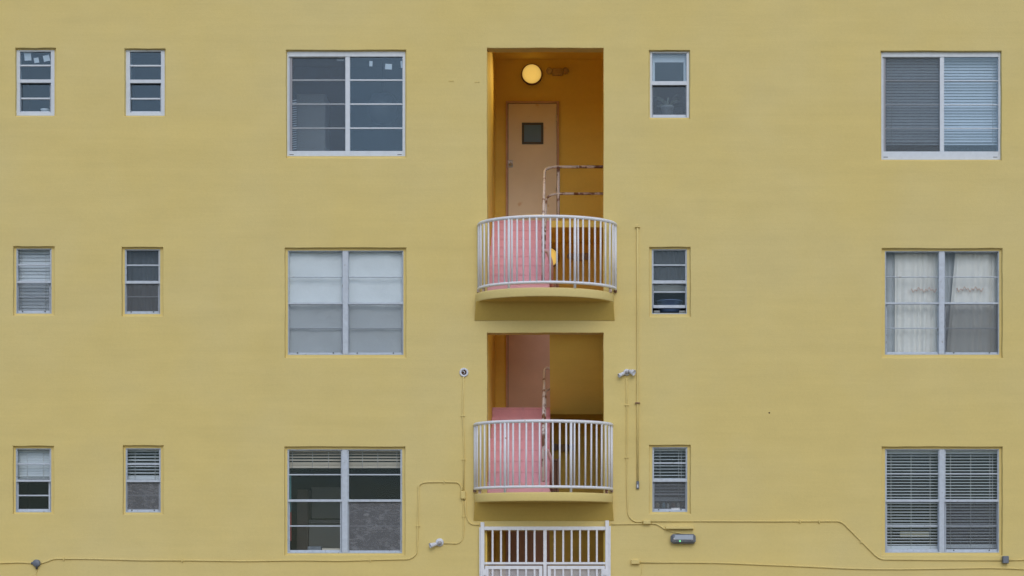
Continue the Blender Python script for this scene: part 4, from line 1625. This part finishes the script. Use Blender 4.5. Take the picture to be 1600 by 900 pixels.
jbox(1565.2, 1574.6, 868.8, 880.4, 'small slate grey box below the right wide window', 'box', 0.07)
conduit([(1574.8, 875.4), (1600, 874.6), (1680, 874.8)], r1, 'short conduit leaving the slate grey box to the right edge', 0.1)
conduit([(996, 352.5), (996.4, 480), (996.2, 620), (996.4, 752)], 0.0165, 'long upright pipe right of the balconies ending in a dark tip', 0.1)
o = bpy.data.objects['conduit.' + '%03d' % (len([q for q in bpy.data.objects if q.name.startswith('conduit')]) - 1)]
p = U(996.4, 758.5)
q = MB()
q.bevbox(p.x - 0.02, p.x + 0.02, -0.04, -0.001, p.z - 0.05, p.z + 0.058, 0.006)
q.build('pipe_end', M['box'], o)
q = MB()
q.bevbox(p.x - 0.012, p.x + 0.006, -0.048, -0.0405, p.z - 0.035, p.z + 0.01, 0.003)
q.build('end_tag', M['lampwhite'], o)
p = U(996.2, 630)
q = MB()
q.bevbox(p.x - 0.035, p.x + 0.032, -0.042, -0.001, p.z - 0.009, p.z + 0.009, 0.003)
q.build('bracket', M['brown'], o)
p = U(996, 355)
q = MB()
q.bevbox(p.x - 0.034, p.x + 0.034, -0.04, -0.001, p.z - 0.008, p.z + 0.008, 0.002)
q.build('bracket', M['wall'], o)
jbox(986, 999, 874.6, 881.8, 'flat yellow box at the left end of the lowest conduit')
conduit([(999, 878.9), (1080, 879), (1130, 879.6), (1190, 882.4), (1260, 885.0), (1330, 888.8), (1400, 889.6), (1480, 888.4), (1545, 887.4), (1580, 888.2), (1600, 889.4), (1680, 890)], r1,
        'lowest long conduit sagging across the wall to the right edge', 0.4)
conduit([(1003.5, 882), (1003.0, 890), (1001, 902), (1000, 960)], 0.004, 'hair thin wire dropping below the flat yellow box', 0.05)


def lamp_head(name_par, o, d, ln=0.13, r=0.042):
    MB().lathe([(0, 0), (0.022, 0.0), (0.026, 0.03), (r * 0.8, ln * 0.5), (r, ln * 0.85), (r * 1.04, ln), (r * 0.93, ln), (r * 0.85, ln * 0.9), (0, ln * 0.86)], o, d, 16).build('lamp_head', M['lampwhite'], name_par)


GF = 'white flood lights on the front wall'
p = U(979, 582)
fl = thing('flood_light', (p.x, 0, p.z), 'white twin flood light with two heads right of the stairwell', 'flood light', GF)
MB().lathe([(0.048, 0), (0.048, 0.018), (0.04, 0.028), (0, 0.030)], (p.x, 0, p.z), (0, -1, 0), 20).build('base_plate', M['lampwhite'], fl)
MB().lathe([(0, 0), (0.02, 0.0), (0.022, 0.03), (0.02, 0.05), (0, 0.052)], (p.x, -0.03, p.z), (0, -1, 0), 14).build('motion_sensor', M['emerhead'], fl)
lamp_head(fl, Vector((p.x - 0.035, -0.04, p.z - 0.012)), (-0.75, -0.35, -0.42), 0.095, 0.03)
lamp_head(fl, Vector((p.x + 0.03, -0.04, p.z + 0.02)), (0.75, -0.5, -0.36), 0.095, 0.042)
p = U(687, 847.5)
fl = thing('flood_light', (p.x, 0, p.z), 'white single flood light below right of the kitchen window', 'flood light', GF)
MB().lathe([(0.058, 0), (0.058, 0.02), (0.05, 0.03), (0, 0.032)], (p.x, 0, p.z), (0, -1, 0), 20).build('base_plate', M['lampwhite'], fl)
MB().lathe([(0, 0), (0.028, 0.0), (0.03, 0.03), (0.02, 0.045), (0, 0.046)], (p.x + 0.006, -0.032, p.z - 0.006), (0, -1, 0), 14).build('motion_sensor', M['emerhead'], fl)
lamp_head(fl, Vector((p.x - 0.035, -0.04, p.z - 0.02)), (-0.9, -0.4, -0.26), 0.11, 0.036)
p = U(725, 582)
fl = thing('lamp_plate', (p.x, 0, p.z), 'bare round white lamp plate with an open dark centre left of the stairwell', 'lamp plate')
MB().lathe([(0.064, 0), (0.064, 0.016), (0.056, 0.022), (0.038, 0.022), (0.036, 0.004), (0, 0.004)], (p.x, 0, p.z), (0, -1, 0), 24).build('ring_plate', M['lampwhite'], fl)
MB().lathe([(0.0355, 0.006), (0.03, 0.010), (0.02, 0.012), (0, 0.012)], (p.x, 0, p.z), (0, -1, 0), 16).build('open_centre', M['hole'], fl)
MB().tube([(p.x - 0.02, -0.02, p.z + 0.012), (p.x - 0.004, -0.03, p.z + 0.016), (p.x + 0.012, -0.026, p.z), (p.x, -0.022, p.z - 0.02)], 0.006, 6).build('loose_wire', M['lampwhite'], fl)

# wall light under a small ledge
a, c = U(1047.5, 849.6), U(1086.5, 834.6)
wl = thing('wall_light', ((a.x + c.x) / 2, 0, a.z), 'grey oblong wall light with a small green lamp, under a yellow ledge', 'wall light')
b_ = MB()
b_.bevbox(a.x, c.x, -0.10, -0.001, a.z, c.z, 0.03)
b_.build('housing', M['box'], wl)
b_ = MB()
b_.bevbox(a.x + 0.05, c.x - 0.04, -0.118, -0.099, a.z + 0.05, c.z - 0.016, 0.008)
b_.build('lens', M['lens'], wl)
for (px, py) in ((1054, 842), (1081, 842.5)):
    p = U(px, py, -0.1)
    MB().lathe([(0.020, -0.005), (0.018, 0.012), (0.008, 0.016), (0, 0.0162)], (p.x, -0.1, p.z), (0, -1, 0), 10).build('screw', M['steel'], wl)
p = U(1062.5, 845.4, -0.1)
MB().lathe([(0.012, -0.004), (0.011, 0.012), (0, 0.016)], (p.x, -0.1, p.z), (0, -1, 0), 10).build('green_lamp', M['led'], wl)
a, c = U(1040, 826.4), U(1083, 823.6)
b_ = MB()
b_.prism([(-0.001, a.z - 0.02), (-0.075, a.z), (-0.075, a.z + 0.010), (-0.001, c.z + 0.015)], a.x, c.x)
tag(b_.build('ledge', M['wall'], None), 'thin yellow ledge sheltering the grey wall light', 'ledge')
# small stubs left in the plaster near the stairwell and a nail hole
for (px, py, lb) in ((705, 127, 'short plaster stub, the farther one left of the stairwell top'), (745.5, 128.5, 'short plaster stub closest to the stairwell top')):
    p = U(px, py)
    b_ = MB()
    b_.bevbox(p.x - 0.035, p.x + 0.035, -0.0045, -0.0005, p.z - 0.005, p.z + 0.006, 0.004)
    tag(b_.build('plaster_stub', M['wall'], None), lb, 'plaster stub', 'plaster stubs beside the stairwell')
p = U(1202, 645)
b_ = MB()
b_.lathe([(0.012, 0.0), (0.009, 0.003), (0, 0.004)], (p.x, 0, p.z), (0, -1, 0), 8)
tag(b_.build('nail', M['hole'], None), 'small dark nail head alone on the wall right of the stairwell', 'nail')
